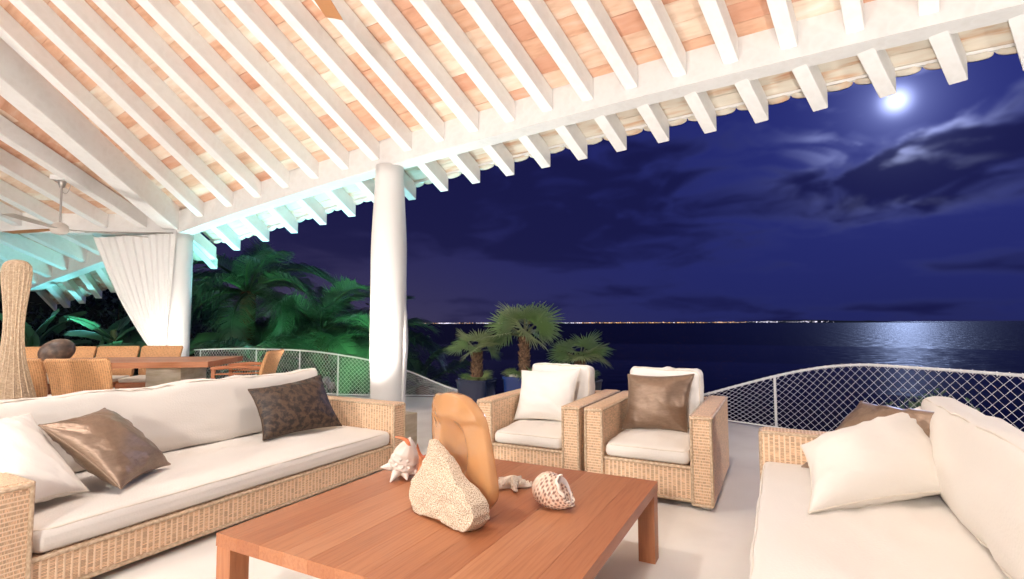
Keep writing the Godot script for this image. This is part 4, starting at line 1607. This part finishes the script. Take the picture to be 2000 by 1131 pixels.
func fan_palm(label: String, at: Vector3, trunk: float, thick: float, n: int, size: float, sd: int, low := 0) -> void:
	var t := thing("fan_palm", label, "palm", at, 0.0, "fan palms in glazed pots")
	var r := RandomNumberGenerator.new()
	r.seed = sd
	var g := Geo.new()
	var prof := [Vector2(0, 0)]
	for k in 21:
		prof.append(Vector2(thick * (1.0 + 0.16 * sin(k * 2.1)) * (1.12 - 0.25 * k / 20.0), trunk * k / 20.0))
	prof.append(Vector2(0, trunk + 0.02))
	g.lathe(prof, Vector3.ZERO, 16, func(p: Vector3, a: float) -> Vector3: return p * Vector3(1 + 0.13 * sin(7 * a + p.y * 60.0), 1, 1 + 0.13 * sin(7 * a + p.y * 60.0)))
	for k in 40:
		var a := k * 2.4
		var y := trunk * (0.06 + 0.9 * k / 40.0)
		var o := Vector3(cos(a), 0, sin(a))
		g.tube(pv([o * thick * 0.8 + Vector3.UP * y, o * thick * 1.35 + Vector3.UP * (y + 0.05)]), PackedFloat32Array([0.018, 0.006]), 5)
	put(t, "trunk", g, M.palm_bark)
	var shapes := [fan_leaf(size, 1.75, 24, sd), fan_leaf(size * 0.9, 1.6, 22, sd + 1), fan_leaf(size * 1.05, 1.9, 26, sd + 2)].map(func(q): return q.mesh())
	for k in n + low:
		var a := k * 2.39996 + r.randf_range(-0.25, 0.25)
		var rise := lerpf(1.15, 0.0, float(k) / n) + r.randf_range(-0.12, 0.12) if k < n else r.randf_range(0.3, 0.6)
		var L := size * r.randf_range(0.75, 1.0) * (0.9 if k < n else 0.55)
		var d := Vector3(cos(a) * cos(rise), sin(rise), sin(a) * cos(rise))
		var foot := Vector3(0, trunk if k < n else 0.02, 0)
		var tip := foot + d * L - Vector3.UP * 0.06 * L
		var lf := put(t, "frond", shapes[k % 3], M.fan_leaf if r.randf() < 0.6 else M.fan_leaf_pale)
		var x := (d - Vector3.UP * r.randf_range(0.2, 0.75)).normalized()
		var z := x.cross(Vector3.UP).normalized().rotated(x, r.randf_range(-1.0, 1.0))
		lf.transform = Transform3D(Basis(x, z.cross(x), z).scaled_local(Vector3.ONE * (1.0 if k < n else 0.55)), tip)
		var sg := Geo.new()
		var inv := lf.transform.affine_inverse()
		sg.tube(pv([inv * foot, inv * (foot + d * L * 0.55 + Vector3.UP * 0.03 * L), inv * tip]), PackedFloat32Array([0.011, 0.008, 0.006]), 5)
		put(lf, "stalk", sg, M.stalk)


func planter(label: String, at: Vector3, r: float, h: float, m: Material, stones: bool) -> void:
	var t := thing("planter", label, "plant pot", at, 0.0, "glazed plant pots at the terrace edge")
	var g := Geo.new()
	var sq := func(p: Vector3, a: float) -> Vector3:
		var k := pow(pow(absf(cos(a)), 5.0) + pow(absf(sin(a)), 5.0), -0.2)
		return p * Vector3(k, 1, k)
	g.lathe([Vector2(0, 0), Vector2(r * 0.70, 0), Vector2(r * 0.74, 0.015), Vector2(r * 0.90, h * 0.55), Vector2(r * 0.97, h * 0.9), Vector2(r * 1.02, h * 0.94), Vector2(r * 1.03, h * 0.985), Vector2(r * 1.0, h), Vector2(r * 0.92, h), Vector2(r * 0.90, h * 0.9), Vector2(0, h * 0.9)], Vector3.ZERO, 48, sq)
	put(t, "pot", g, m)
	g = Geo.new()
	g.lathe([Vector2(0, h * 0.9), Vector2(r * 0.88, h * 0.9), Vector2(r * 0.5, h * 0.95), Vector2(0, h * 0.97)], Vector3.ZERO, 24, sq)
	put(t, "soil", g, M.soil)
	if stones:
		var rr := RandomNumberGenerator.new()
		rr.seed = 6
		for k in 34:
			var a := rr.randf() * TAU
			var d := r * sqrt(rr.randf_range(0.25, 0.85))
			g = Geo.new()
			g.rbox(Vector3.ZERO, Vector3(rr.randf_range(0.03, 0.06), rr.randf_range(0.02, 0.035), rr.randf_range(0.03, 0.05)), 0.0099, Basis(Vector3.UP, rr.randf() * 3.0))
			var o := put(t, "pebble", g, M.pebble)
			o.position = Vector3(cos(a) * d, h + rr.randf_range(-0.01, 0.02), sin(a) * d)


func feather_frond(L: float, arch: float, n: int, blade: float, sd: int) -> Geo:   # a date palm's leaf, along +x and up, drooping
	var g := Geo.new()
	var r := RandomNumberGenerator.new()
	r.seed = sd
	var mid := func(f: float) -> Vector3:
		return Vector3(L * (f - 0.18 * f * f * f), L * (0.55 * f - arch * f * f), 0.06 * L * sin(f * 2.0))
	var p := PackedVector3Array()
	var w := PackedFloat32Array()
	for k in 15:
		p.append(mid.call(k / 14.0))
		w.append(lerpf(0.022, 0.004, k / 14.0))
	g.tube(p, w, 5)
	for k in n:
		var f := lerpf(0.14, 1.0, k / (n - 1.0))
		var c: Vector3 = mid.call(f)
		var fw: Vector3 = (mid.call(f + 0.01) - mid.call(f - 0.01)).normalized()
		for sd2 in [-1, 1]:
			var side: Vector3 = fw.cross(Vector3.UP).normalized() * sd2
			var up = side.cross(fw) * sd2
			var len := blade * (0.35 + 0.75 * sin(PI * clampf(f * 0.9 + 0.06, 0, 1))) * r.randf_range(0.85, 1.1)
			var d = (side * 0.75 + fw * (0.45 + 0.5 * f) + up * r.randf_range(0.12, 0.35)).normalized()
			var wv := fw * 0.0075
			var a = c + d * len * 0.5 + Vector3.UP * 0.01
			var b = c + d * len - Vector3.UP * len * r.randf_range(0.15, 0.55)
			g.grid([pv([c - wv * 0.5, c + wv * 0.5]), pv([a - wv, a + wv]), pv([b - wv * 0.1, b + wv * 0.1])])
	return g


func date_palm(label: String, at: Vector3, h: float, n: int, L: float, meshes: Array, sd: int) -> void:
	var t := thing("date_palm", label, "palm tree", at, 0.0, "palm trees beyond the railing")
	var r := RandomNumberGenerator.new()
	r.seed = sd
	var g := Geo.new()
	var prof := [Vector2(0, 0)]
	for k in 16:
		prof.append(Vector2(0.17 + 0.02 * (k % 2), h * k / 15.0))
	prof.append(Vector2(0, h + 0.1))
	g.lathe(prof, Vector3.ZERO, 14)
	put(t, "trunk", g, M.palm_bark)
	for k in n:
		var a := k * 2.39996 + r.randf_range(-0.2, 0.2)
		var tilt := lerpf(0.75, -0.75, k / float(n)) + r.randf_range(-0.15, 0.15)
		var f := put(t, "frond", meshes[r.randi_range(0, meshes.size() - 1)], M.date_leaf if r.randf() < 0.55 else M.date_leaf_dark)
		f.transform = Transform3D(Basis(Vector3.UP, a) * Basis(Vector3.BACK, tilt) * Basis(Vector3.RIGHT, r.randf_range(-0.4, 0.4)), Vector3(0, h, 0)).scaled_local(Vector3.ONE * L * r.randf_range(0.8, 1.05))


func paddle_leaf(L: float, W: float, arch: float, sd: int, torn: float) -> Geo:   # a banana-like leaf along +x
	var g := Geo.new()
	var r := RandomNumberGenerator.new()
	r.seed = sd
	var mid := func(f: float) -> Vector3: return Vector3(L * f, L * (0.30 * f - arch * f * f), 0)
	var p := PackedVector3Array()
	for k in 9:
		p.append(mid.call(-0.55 + 1.5 * k / 8.0))
	g.tube(p, 0.014 * L, 5)
	var cut := 0.0
	for sd2 in [-1, 1]:
		var f0 := 0.0
		while f0 < 0.985:
			var f1 := minf(1.0, f0 + (r.randf_range(0.08, 0.3) if r.randf() < torn else r.randf_range(0.35, 0.6)))
			var dz := r.randf_range(-0.05, 0.06)
			var rows := []
			for k in 9:
				var f := lerpf(f0, f1, k / 8.0)
				var hw := W * pow(sin(PI * pow(f, 0.62) * 0.985 + 0.02), 0.75)
				var row := PackedVector3Array()
				for q in 6:
					var u := q / 5.0
					var pinch := (absf(k - 4) / 4.0) * 0.07 * u * (1.0 if torn > 0.0 else 0.0)
					var fm := lerpf(f, (f0 + f1) * 0.5, pinch)
					row.append(mid.call(fm + 0.05 * u) + Vector3(0, hw * (0.34 * u - 0.42 * u * u) + dz * u * u + 0.006 * sin(f * 60.0) * u, sd2 * hw * u))
				rows.append(row)
			g.grid(rows)
			f0 = f1
	return g


func banana_plant(label: String, at: Vector3, leaves: Array, sd: int) -> void:   # leaves: [turn, tilt, stem height, size, roll]
	var t := thing("banana_plant", label, "plant", at, 0.0, "broad-leaved plants under the west roof")
	var g := Geo.new()
	g.tube(pv([Vector3(0, -1.5, 0), Vector3(0.05, 0.4, 0), Vector3(0, 1.0, 0.05)]), PackedFloat32Array([0.13, 0.11, 0.06]), 10)
	put(t, "stem", g, M.stalk)
	for k in leaves.size():
		var q: Array = leaves[k]
		var lf := put(t, "leaf", paddle_leaf(1.0, 0.21, 0.42, sd + k, 0.75 if k % 2 else 0.0), M.banana_leaf if k % 3 != 2 else M.banana_leaf_dark)
		lf.transform = Transform3D(Basis(Vector3.UP, q[0]) * Basis(Vector3.BACK, q[1]) * Basis(Vector3.RIGHT, q[4]), Vector3(0, q[2], 0)).scaled_local(Vector3.ONE * q[3])


func shrub(label: String, at: Vector3, s: Vector3, n: int, leaf: float, m: Material, sd: int, group := "") -> void:
	var t := thing("shrub", label, "shrub", at, 0.0, group)
	var r := RandomNumberGenerator.new()
	r.seed = sd
	var g := Geo.new()
	var nz := noise(1.2, 2, sd)
	for k in n:
		var d := Vector3(r.randfn(), r.randfn(), r.randfn()).normalized()
		var rad := pow(r.randf(), 0.35) * (0.82 + 0.35 * nz.get_noise_3dv(d * 1.5))
		var p := d * s * rad + Vector3.UP * s.y * 0.7
		if p.y < -0.1:
			continue
		var a := Vector3(r.randfn(), r.randfn() + 0.5, r.randfn()).normalized()
		var b := a.cross(Vector3(r.randfn(), r.randfn(), r.randfn())).normalized()
		var L := leaf * r.randf_range(0.6, 1.3)
		g.grid([pv([p, p]), pv([p + a * L * 0.5 - b * L * 0.22, p + a * L * 0.5 + b * L * 0.22]), pv([p + a * L, p + a * L])])
	put(t, "foliage", g, m)
	g = Geo.new()
	for k in 5:
		var d := Vector3(r.randfn() * 0.4, 1.0, r.randfn() * 0.4) * s.y
		g.tube(pv([Vector3(0, -0.6, 0), d * 0.5, d * 1.1]), PackedFloat32Array([0.03, 0.02, 0.008]), 5)
	put(t, "stem", g, M.palm_bark)


func make_plants() -> void:
	planter("dark navy square glazed pot, left of the three, standing clear of the armchairs", Vector3(-3.52, 0, -5.75), 0.222, 0.43, M.glazed_navy, false)
	planter("brighter blue glazed pot topped with white pebbles, behind the left armchair", Vector3(-2.98, 0, -5.95), 0.20, 0.47, M.glazed_blue, true)
	planter("dark grey pot behind the back corner where the two armchairs meet", Vector3(-2.30, 0, -6.45), 0.20, 0.40, M.pot_grey, false)
	fan_palm("small fan palm with a shaggy trunk in the navy pot, leftmost of the three palms", Vector3(-3.52, 0.40, -5.75), 0.36, 0.062, 13, 0.25, 21, 9)
	fan_palm("tallest fan palm with a high crown of pale leaves, in the blue pot with pebbles", Vector3(-2.93, 0.43, -5.95), 0.54, 0.062, 18, 0.34, 31, 10)
	fan_palm("low spreading fan palm behind the left armchair, rightmost of the three palms", Vector3(-2.36, 0.37, -6.45), 0.28, 0.06, 16, 0.29, 41, 9)
	# date palms beyond the west railing
	var fr := []
	for k in 4:
		fr.append(feather_frond(1.0, [0.55, 0.75, 0.95, 0.45][k], 64, 0.30, 100 + k).mesh())
	date_palm("tall palm close behind the corner column, its fronds reaching the eaves", Vector3(-11.6, -1.0, -8.2), 2.9, 20, 2.5, fr, 1)
	date_palm("feathery palm with long arching fronds left of the middle column", Vector3(-10.6, -1.2, -9.6), 2.1, 20, 2.3, fr, 2)
	date_palm("low palm with a bluish green crown partly hidden by the middle column", Vector3(-8.7, -1.4, -9.7), 2.0, 17, 1.9, fr, 3)
	date_palm("short palm pushing its fronds against the net between the two columns", Vector3(-10.4, -1.4, -7.6), 1.6, 15, 1.8, fr, 4)
	date_palm("small palm with one frond arching out to the right of the middle column", Vector3(-7.7, -1.7, -10.1), 1.3, 10, 1.7, fr, 5)
	# broad leaves under the west wing
	banana_plant("broad-leaved plant with a torn bright green leaf left of the curtain", Vector3(-14.2, 0.0, -6.6), [[0.3, 0.5, 0.7, 1.5, 0.4], [2.6, 0.6, 0.7, 1.3, -0.5], [1.2, 0.9, 0.9, 1.4, 0.2], [3.6, 0.35, 0.6, 1.2, 0.6], [5.2, 0.4, 0.6, 1.3, -0.4], [0.9, 0.2, 0.5, 1.5, 0.9], [4.4, 0.7, 0.7, 1.1, 0.3]], 200)
	banana_plant("broad-leaved plant behind the coconut, with upright pointed leaves", Vector3(-15.8, -0.2, -5.6), [[0.1, 1.0, 0.6, 1.3, 0.8], [1.7, 0.8, 0.7, 1.4, -0.7], [2.9, 0.55, 0.7, 1.4, 0.5], [4.2, 0.6, 0.6, 1.3, 0.2], [5.5, 0.8, 0.7, 1.4, -0.3], [0.8, 0.45, 0.5, 1.2, 0.4]], 220)
	banana_plant("broad-leaved plant low beside the curtain's tie, with large drooping leaves", Vector3(-12.6, -0.4, -6.9), [[0.5, 0.35, 0.8, 1.5, 0.7], [1.9, 0.4, 0.8, 1.4, -0.2], [3.2, 0.5, 0.8, 1.5, -0.6], [4.6, 0.35, 0.7, 1.5, 0.5], [5.7, 0.6, 0.8, 1.3, 0.2]], 240)
	banana_plant("broad-leaved plant at the left edge of the photo, beyond the wicker lamps", Vector3(-15.0, 0.0, -3.2), [[0.2, 0.7, 0.6, 1.5, 0.3], [1.4, 0.6, 0.7, 1.3, 0.6], [2.7, 0.8, 0.7, 1.4, -0.5], [4.0, 0.5, 0.6, 1.4, 0.2], [5.3, 0.6, 0.8, 1.3, -0.4]], 260)
	# dark undergrowth behind them, each bush its own
	var g := "dark shrubs in the garden below the terrace"
	var spots := [[-8.0, -1.6, -8.4, 1.3], [-7.2, -2.9, -8.9, 1.0], [-9.8, -1.0, -9.6, 1.6], [-12.2, -0.3, -10.2, 2.1], [-14.6, -0.2, -9.5, 2.3], [-17.2, 0.0, -8.2, 2.6], [-18.6, 0.0, -5.0, 2.6], [-17.8, 0.0, -2.2, 2.4], [-16.4, 0.0, -0.6, 2.0], [-13.2, -0.5, -12.5, 2.4], [-20.5, 0.2, -11.0, 3.2], [-14.9, -0.3, -8.4, 1.2]]
	for i in spots.size():
		var s: Array = spots[i]
		shrub("dark green shrub in the unlit garden beyond the palms and railing", Vector3(s[0], s[1] - 0.6, s[2]), Vector3(s[3], s[3] * 0.75, s[3]), 2600, 0.17, M.shrub_leaf, 300 + i, g)
	shrub("rounded green bush seen through the net above the right sofa's pillows", Vector3(1.75, -1.0, -8.9), Vector3(0.75, 0.72, 0.75), 3600, 0.085, M.fan_leaf, 350)


# ------------------------------------------------------------------ sea, shore, terrace, unseen lamps
func make_setting() -> void:
	var g := Geo.new()
	# the terrace slab: out to the railing and well back behind the seating
	var rim := []
	for k in 41:
		rim.append((fence_point(0, k / 40.0)[0] as Vector3) + Vector3(0, 0, -0.08))
	for k in range(2, 41):
		rim.append((fence_point(1, k / 40.0)[0] as Vector3) * 1.0 + ((fence_point(1, k / 40.0)[0] as Vector3) - Vector3(-2.4, 0, -1.0)).normalized() * 0.08)
	var R0 := PackedVector3Array()
	var R1 := PackedVector3Array()
	var R2 := PackedVector3Array()
	for p in rim:
		var b := Vector3(p.x, 0, 6.0)
		R0.append(b)
		R1.append(p)
		R2.append(p + Vector3.DOWN * 0.5)
	g.grid([R0, R1])
	g.grid([R1, R2])
	g.grid([pv([Vector3(-16.5, 0, 6.0), Vector3(-16.5, 0, -5.75)]), pv([Vector3(-9.75, 0, 6.0), Vector3(-9.75, 0, -5.91)])])
	g.grid([pv([Vector3(-16.5, 0, -5.75), Vector3(-16.5, -0.5, -5.75)]), pv([Vector3(-9.75, 0, -5.91), Vector3(-9.75, -0.5, -5.91)])])
	structure("terrace_floor", g, M.floor_cement, "smooth pale cement terrace floor")
	# the garden: a bank behind the west wing, a slope down to the water in front
	g = Geo.new()
	var nz := noise(0.15, 4, 66)
	var R := []
	for i in 80:
		var row := PackedVector3Array()
		for j in 110:
			var x := lerpf(-70.0, 60.0, pow(j / 109.0, 0.9))
			var z := lerpf(10.0, -60.0, i / 79.0)
			var away := maxf(0.0, -z - 6.0)
			var y := -0.62 - 0.36 * away + 0.5 * nz.get_noise_2d(x, z) * smoothstep(6.5, 9.0, -z)
			if x > -9.0:
				y -= minf(2.0, 0.5 * (x + 9.0)) * smoothstep(6.0, 8.0, -z)
			var far := Vector2(x + 8.0, z + 3.0).length()
			y += (3.9 + 0.36 * away + 0.8 * nz.get_noise_2d(x * 1.7, z * 1.7)) * smoothstep(9.5, 13.0, far) * smoothstep(-10.5, -15.0, x) * smoothstep(-3.0, 0.0, z - (x * 0.5 - 1.0))
			row.append(Vector3(x, y, z))
		R.append(row)
	g.grid(R)
	structure("hillside", g, M.hillside_scrub, "dark garden slope below the terrace")
	# the sea: sheltered and smooth below the terrace, ruffled further out
	var edges := [8.0, 90.0, 150.0, 240.0, 420.0, 60000.0]
	for b in 5:
		g = Geo.new()
		R = []
		var d: float = edges[b]
		while true:
			var row := PackedVector3Array()
			for j in 33:
				var a := lerpf(-2.2, 2.2, j / 32.0) - 0.45
				row.append(Vector3(sin(a) * d, -16.0, -cos(a) * d))
			R.append(row)
			if d >= edges[b + 1]:
				break
			d = minf(edges[b + 1], d * 1.5)
		g.grid(R)
		var wm: StandardMaterial3D = M.sea_water.duplicate()
		wm.roughness = [0.06, 0.10, 0.15, 0.21, 0.27][b]
		wm.normal_scale = [0.04, 0.10, 0.22, 0.42, 0.7][b]
		structure("sea", g, wm, "dark sea under the moon")
	# the far coast, with the lights of its towns
	g = Geo.new()
	R = [PackedVector3Array(), PackedVector3Array(), PackedVector3Array()]
	for j in 121:
		var a := lerpf(-1.25, 0.25, j / 120.0)
		var h := 14.0 + 26.0 * maxf(0.0, nz.get_noise_1d(a * 260.0)) + 26.0 * bump2(a, 0, 0.03, 0, 0.08, 1.0) + 40.0 * bump2(a, 0, -0.95, 0, 0.12, 1)
		if a > 0.13:
			h *= maxf(0.0, 1.0 - (a - 0.13) * 9.0)
		R[0].append(Vector3(sin(a) * 9000.0, -17.0, -cos(a) * 9000.0))
		R[1].append(Vector3(sin(a) * 9150.0, -16.0 + h, -cos(a) * 9150.0))
		R[2].append(Vector3(sin(a) * 9900.0, -17.0, -cos(a) * 9900.0))
	g.grid(R)
	structure("far_coast", g, M.far_coast, "low dark coast across the bay")
	var lamp := SphereMesh.new()
	lamp.radius = 1.0
	lamp.height = 2.0
	lamp.radial_segments = 6
	lamp.rings = 3
	var r := RandomNumberGenerator.new()
	r.seed = 8
	for kind in 2:
		var where := []
		for k in 620:
			var f := r.randf()
			var a := 0.0
			if kind == 0:
				a = lerpf(-0.36, -0.055, f) if r.randf() < 0.75 else lerpf(-0.72, -0.38, pow(f, 1.3))
			else:
				a = [-0.655, -0.60, -0.545, -0.395, -0.36, -0.02, 0.035][r.randi_range(0, 6)] + r.randfn() * 0.012 if r.randf() < 0.6 else lerpf(-0.85, 0.10, f)
			if kind == 1 and k < 30:
				a = -0.855 + r.randfn() * 0.01
			var y := -12.0 + absf(r.randfn()) * 5.0 + (14.0 * r.randf() if a > -0.05 else 0.0)
			if kind == 1 and k < 30:
				y = r.randf_range(-40.0, 25.0)
			where.append(Transform3D(Basis.from_scale(Vector3.ONE * (r.randf_range(1.6, 3.6) if r.randf() < 0.88 else r.randf_range(5.0, 8.0))), Vector3(sin(a) * 8960.0, y, -cos(a) * 8960.0)))
		var mm := MultiMesh.new()
		mm.transform_format = MultiMesh.TRANSFORM_3D
		mm.mesh = lamp
		mm.instance_count = where.size()
		for k in where.size():
			mm.set_instance_transform(k, where[k])
		var o := MultiMeshInstance3D.new()
		o.name = ["town_lights", "harbour_lights"][kind]
		o.multimesh = mm
		o.material_override = glow("amber_town_light", Color(1.0, 0.74, 0.48), 1.5) if kind == 0 else glow("white_town_light", Color(0.95, 0.92, 1.0), 2.2)
		o.set_meta("kind", "stuff")
		o.set_meta("label", ["string of small orange town lights along the far shore", "clusters of small white lights along the far shore"][kind])
		o.set_meta("category", "lights")
		add_child(o)
	var ball := SphereMesh.new()
	ball.radius = 30.0
	ball.height = 60.0
	var moon := put(self, "moon", ball, glow("moon_face", Color(0.93, 0.95, 1.0), 3.0))
	moon.position = Vector3(0.163, 0.329, -0.93).normalized() * 6000.0
	tag(moon, "full moon shining white between thin clouds", "moon")


func spot(parent: Node3D, at: Vector3, aim: Vector3, c: Color, energy: float, angle: float, size := 0.06) -> void:
	var l := SpotLight3D.new()
	l.name = "beam_light"
	l.light_color = c
	l.light_energy = energy
	l.light_size = size
	l.spot_angle = angle
	l.spot_angle_attenuation = 0.8
	l.spot_range = 60.0
	l.spot_attenuation = 2.0
	l.shadow_enabled = true
	parent.add_child(l, true)
	l.position = at
	l.basis = Basis.looking_at(aim, Vector3.UP if absf(aim.normalized().y) < 0.95 else Vector3.BACK)


func flood(called: String, label: String, cat: String, at: Vector3, aim: Vector3, c: Color, energy: float, angle: float, group := "") -> void:
	var t := thing(called, label, cat, at, 0.0, group)
	var bs := Basis.looking_at(aim, Vector3.UP if absf(aim.normalized().y) < 0.95 else Vector3.BACK) * Basis(Vector3.RIGHT, -PI / 2)     # local y along the aim
	var g := Geo.new()
	g.lathe([Vector2(0, -0.09), Vector2(0.04, -0.09), Vector2(0.062, -0.06), Vector2(0.068, 0.03), Vector2(0.06, 0.03), Vector2(0.056, 0.0), Vector2(0, 0.0)], Vector3.ZERO, 24)
	var b := put(t, "housing", g, M.fan_metal)
	b.basis = bs
	b.position = Vector3(0, 0.12, 0)
	g = Geo.new()
	g.tube(pv([Vector3(0, -0.05, 0), Vector3(0, 0.10, 0)]), 0.012, 8)
	put(t, "stake", g, M.fan_metal)
	g = Geo.new()
	g.lathe([Vector2(0, 0.004), Vector2(0.055, 0.004), Vector2(0.05, 0.014), Vector2(0, 0.018)], Vector3.ZERO, 20)
	var e := put(t, "lens", g, glow(called + "_glow", c, 2.0))
	e.basis = bs
	e.position = Vector3(0, 0.12, 0)
	spot(t, Vector3(0, 0.12, 0) + aim.normalized() * 0.04, aim, c, energy, angle)


func add_unseen_globe(label: String, at: Vector3, h: float, energy: float, c: Color, r := 0.16) -> void:
	var t := thing("unseen_globe_lamp", label, "floor lamp", at)
	var g := Geo.new()
	g.lathe([Vector2(0, 0), Vector2(0.16, 0), Vector2(0.16, 0.015), Vector2(0.02, 0.03), Vector2(0.014, 0.05), Vector2(0.014, h - r + 0.01), Vector2(0, h - r + 0.01)], Vector3.ZERO, 24)
	put(t, "stand", g, M.fan_metal)
	var s := SphereMesh.new()
	s.radius = r
	s.height = r * 2
	var b := put(t, "glass_globe", s, glow("globe_glow", c, 2.0))
	b.position.y = h
	var l := OmniLight3D.new()
	l.name = "unseen_globe_light"
	l.light_color = c
	l.light_energy = energy
	l.light_size = r * 0.9
	l.omni_range = 40.0
	l.omni_attenuation = 2.0
	l.shadow_enabled = true
	t.add_child(l)
	l.position.y = h


func make_bounce_wall() -> void:
	var t := thing("added_bounce_wall", "plain white wall added behind the seating, out of view, to bounce light", "wall", Vector3(-3.0, 0, 6.2))  # unseen wall, added to bounce lamp light onto the terrace
	var g := Geo.new()
	g.box(Vector3(0, 3.0, 0), Vector3(24.0, 6.0, 0.3))
	put(t, "wall", g, M.white_plaster)


func make_unseen_lamps() -> void:
	var warm := Color(1.0, 0.972, 0.945)
	add_unseen_globe("unseen globe lamp behind the long sofa, placed to light the seating", Vector3(-3.4, 0, 3.2), 2.1, 16.0, warm, 0.24)  # unseen globes; kind, place and strength chosen to light seats and ceiling
	add_unseen_globe("unseen globe lamp behind the low table, placed to light the floor", Vector3(-0.3, 0, 2.6), 2.2, 16.0, warm, 0.24)
	add_unseen_globe("unseen globe lamp behind the dining chairs, placed to light the dining corner", Vector3(-8.4, 0, 1.6), 2.0, 9.0, warm, 0.24)
	add_unseen_globe("unseen globe lamp east of the right sofa, placed to light the eaves and beam", Vector3(4.2, 0, -2.8), 1.1, 9.0, warm, 0.24)
	flood("unseen_ceiling_spotlight", "unseen ceiling spotlight above the long sofa, placed to light the seats", "spotlight", Vector3(-2.7, 4.3, -1.2), Vector3(0.05, -1.0, -0.3), warm, 8.0, 60.0, "unseen ceiling spotlights")  # unseen spots, placed overhead to light seats and floor
	flood("unseen_ceiling_spotlight", "unseen ceiling spotlight above the low table, placed to light table and floor", "spotlight", Vector3(-0.4, 4.6, -1.2), Vector3(-0.02, -1.0, -0.35), warm, 5.5, 60.0, "unseen ceiling spotlights")
	flood("unseen_ceiling_spotlight", "unseen ceiling spotlight above the dining chairs, placed to light the dining corner", "spotlight", Vector3(-7.0, 3.4, -1.2), Vector3(0.0, -1.0, -0.35), warm, 6.0, 58.0, "unseen ceiling spotlights")
	var ug := "unseen floor uplights under the roof"
	flood("unseen_floor_uplight", "small unseen uplight behind the long sofa, placed to light the middle column", "uplight", Vector3(-4.55, 0, -4.55), Vector3(-0.25, 1.0, -0.25), warm, 6.5, 62.0, ug)  # unseen uplights, placed low to brighten columns and rafter undersides
	flood("unseen_floor_uplight", "small unseen uplight before the corner column, placed to light the roof corner", "uplight", Vector3(-8.9, 0, -4.75), Vector3(-0.15, 1.0, -0.2), warm, 4.0, 62.0, ug)
	flood("unseen_floor_uplight", "small unseen uplight lighting the rafters, on the floor behind the middle of the long sofa's back", "uplight", Vector3(-4.1, 0, -2.3), Vector3(-0.1, 1.0, -0.1), warm, 4.0, 66.0, ug)
	flood("unseen_floor_uplight", "small unseen uplight behind the two armchairs, placed to light the rafters", "uplight", Vector3(-1.70, 0, -4.72), Vector3(0.1, 1.0, 0.25), warm, 6.0, 66.0, ug)
	flood("unseen_floor_uplight", "small unseen uplight behind the right sofa, placed to light the beam from below", "uplight", Vector3(1.7, 0, -3.5), Vector3(-0.1, 1.0, -0.1), warm, 8.0, 66.0, ug)
	var aqua := Color(0.50, 0.95, 1.0)
	var gl := "unseen garden floodlights"
	flood("unseen_garden_floodlight", "unseen garden floodlight placed to tint the eaves, at the foot of the corner column", "floodlight", Vector3(-9.4, 0.0, -6.3), Vector3(0.0, 1.0, -0.10), aqua, 13.0, 36.0, gl)  # unseen floods, placed to tint the eaves, the wing and the palms
	flood("unseen_garden_floodlight", "unseen garden floodlight placed to tint the eaves, second from the corner column", "floodlight", Vector3(-8.1, 0.0, -6.35), Vector3(0.0, 1.0, -0.08), aqua, 13.0, 36.0, gl)
	flood("unseen_garden_floodlight", "unseen garden floodlight placed to tint the eaves, third from the corner column", "floodlight", Vector3(-6.8, 0.0, -6.4), Vector3(0.0, 1.0, -0.06), aqua, 11.0, 36.0, gl)
	flood("unseen_garden_floodlight", "unseen garden floodlight placed to tint the eaves, closest to the middle column", "floodlight", Vector3(-5.5, 0.0, -6.6), Vector3(0.05, 1.0, 0.0), aqua, 7.0, 38.0, gl)
	flood("unseen_garden_floodlight", "faint unseen garden floodlight placed to tint the eaves, past the middle column", "floodlight", Vector3(-4.1, 0.0, -7.0), Vector3(0.1, 1.0, 0.0), Color(0.7, 0.97, 1.0), 4.0, 40.0, gl)
	flood("unseen_garden_floodlight", "unseen garden floodlight under the west wing close to the curtain, shining up at its rafters", "floodlight", Vector3(-12.0, 0.1, -6.1), Vector3(-0.15, 1.0, 0.5), aqua, 5.0, 46.0, gl)
	flood("unseen_garden_floodlight", "unseen garden floodlight under the far end of the west wing, placed to tint its rafters", "floodlight", Vector3(-14.3, 0.1, -6.1), Vector3(-0.05, 1.0, 0.5), aqua, 5.0, 48.0, gl)
	flood("unseen_garden_floodlight", "unseen green tinted garden floodlight, placed to light the palms", "floodlight", Vector3(-7.3, 0.0, -6.75), Vector3(-0.8, 0.34, -0.5), Color(0.62, 1.0, 0.82), 21.0, 55.0, gl)


func _ready() -> void:
	rng.seed = 20240
	make_view()
	make_materials()
	make_unseen_lamps()
	make_bounce_wall()
	make_setting()
	make_columns()
	make_roof()
	make_dining_roof()
	make_west_roof()
	make_curtains()
	make_fences()
	make_seating()
	make_coffee_table()
	make_dining()
	make_wicker_lamps()
	ceiling_fan("ceiling fan hanging on a long rod above the dining table", Vector3(-9.40, 2.55, -3.58), 0.72, [3.35, 1.26, 5.44], 0.95, true)
	ceiling_fan("ceiling fan above the sofas, only the tip of one orange wooden blade in the photo", Vector3(-2.834, 3.66, -2.219), 1.05, [2.02, 4.11, 6.2], 0.68, false)
	make_table_things()
	make_plants()
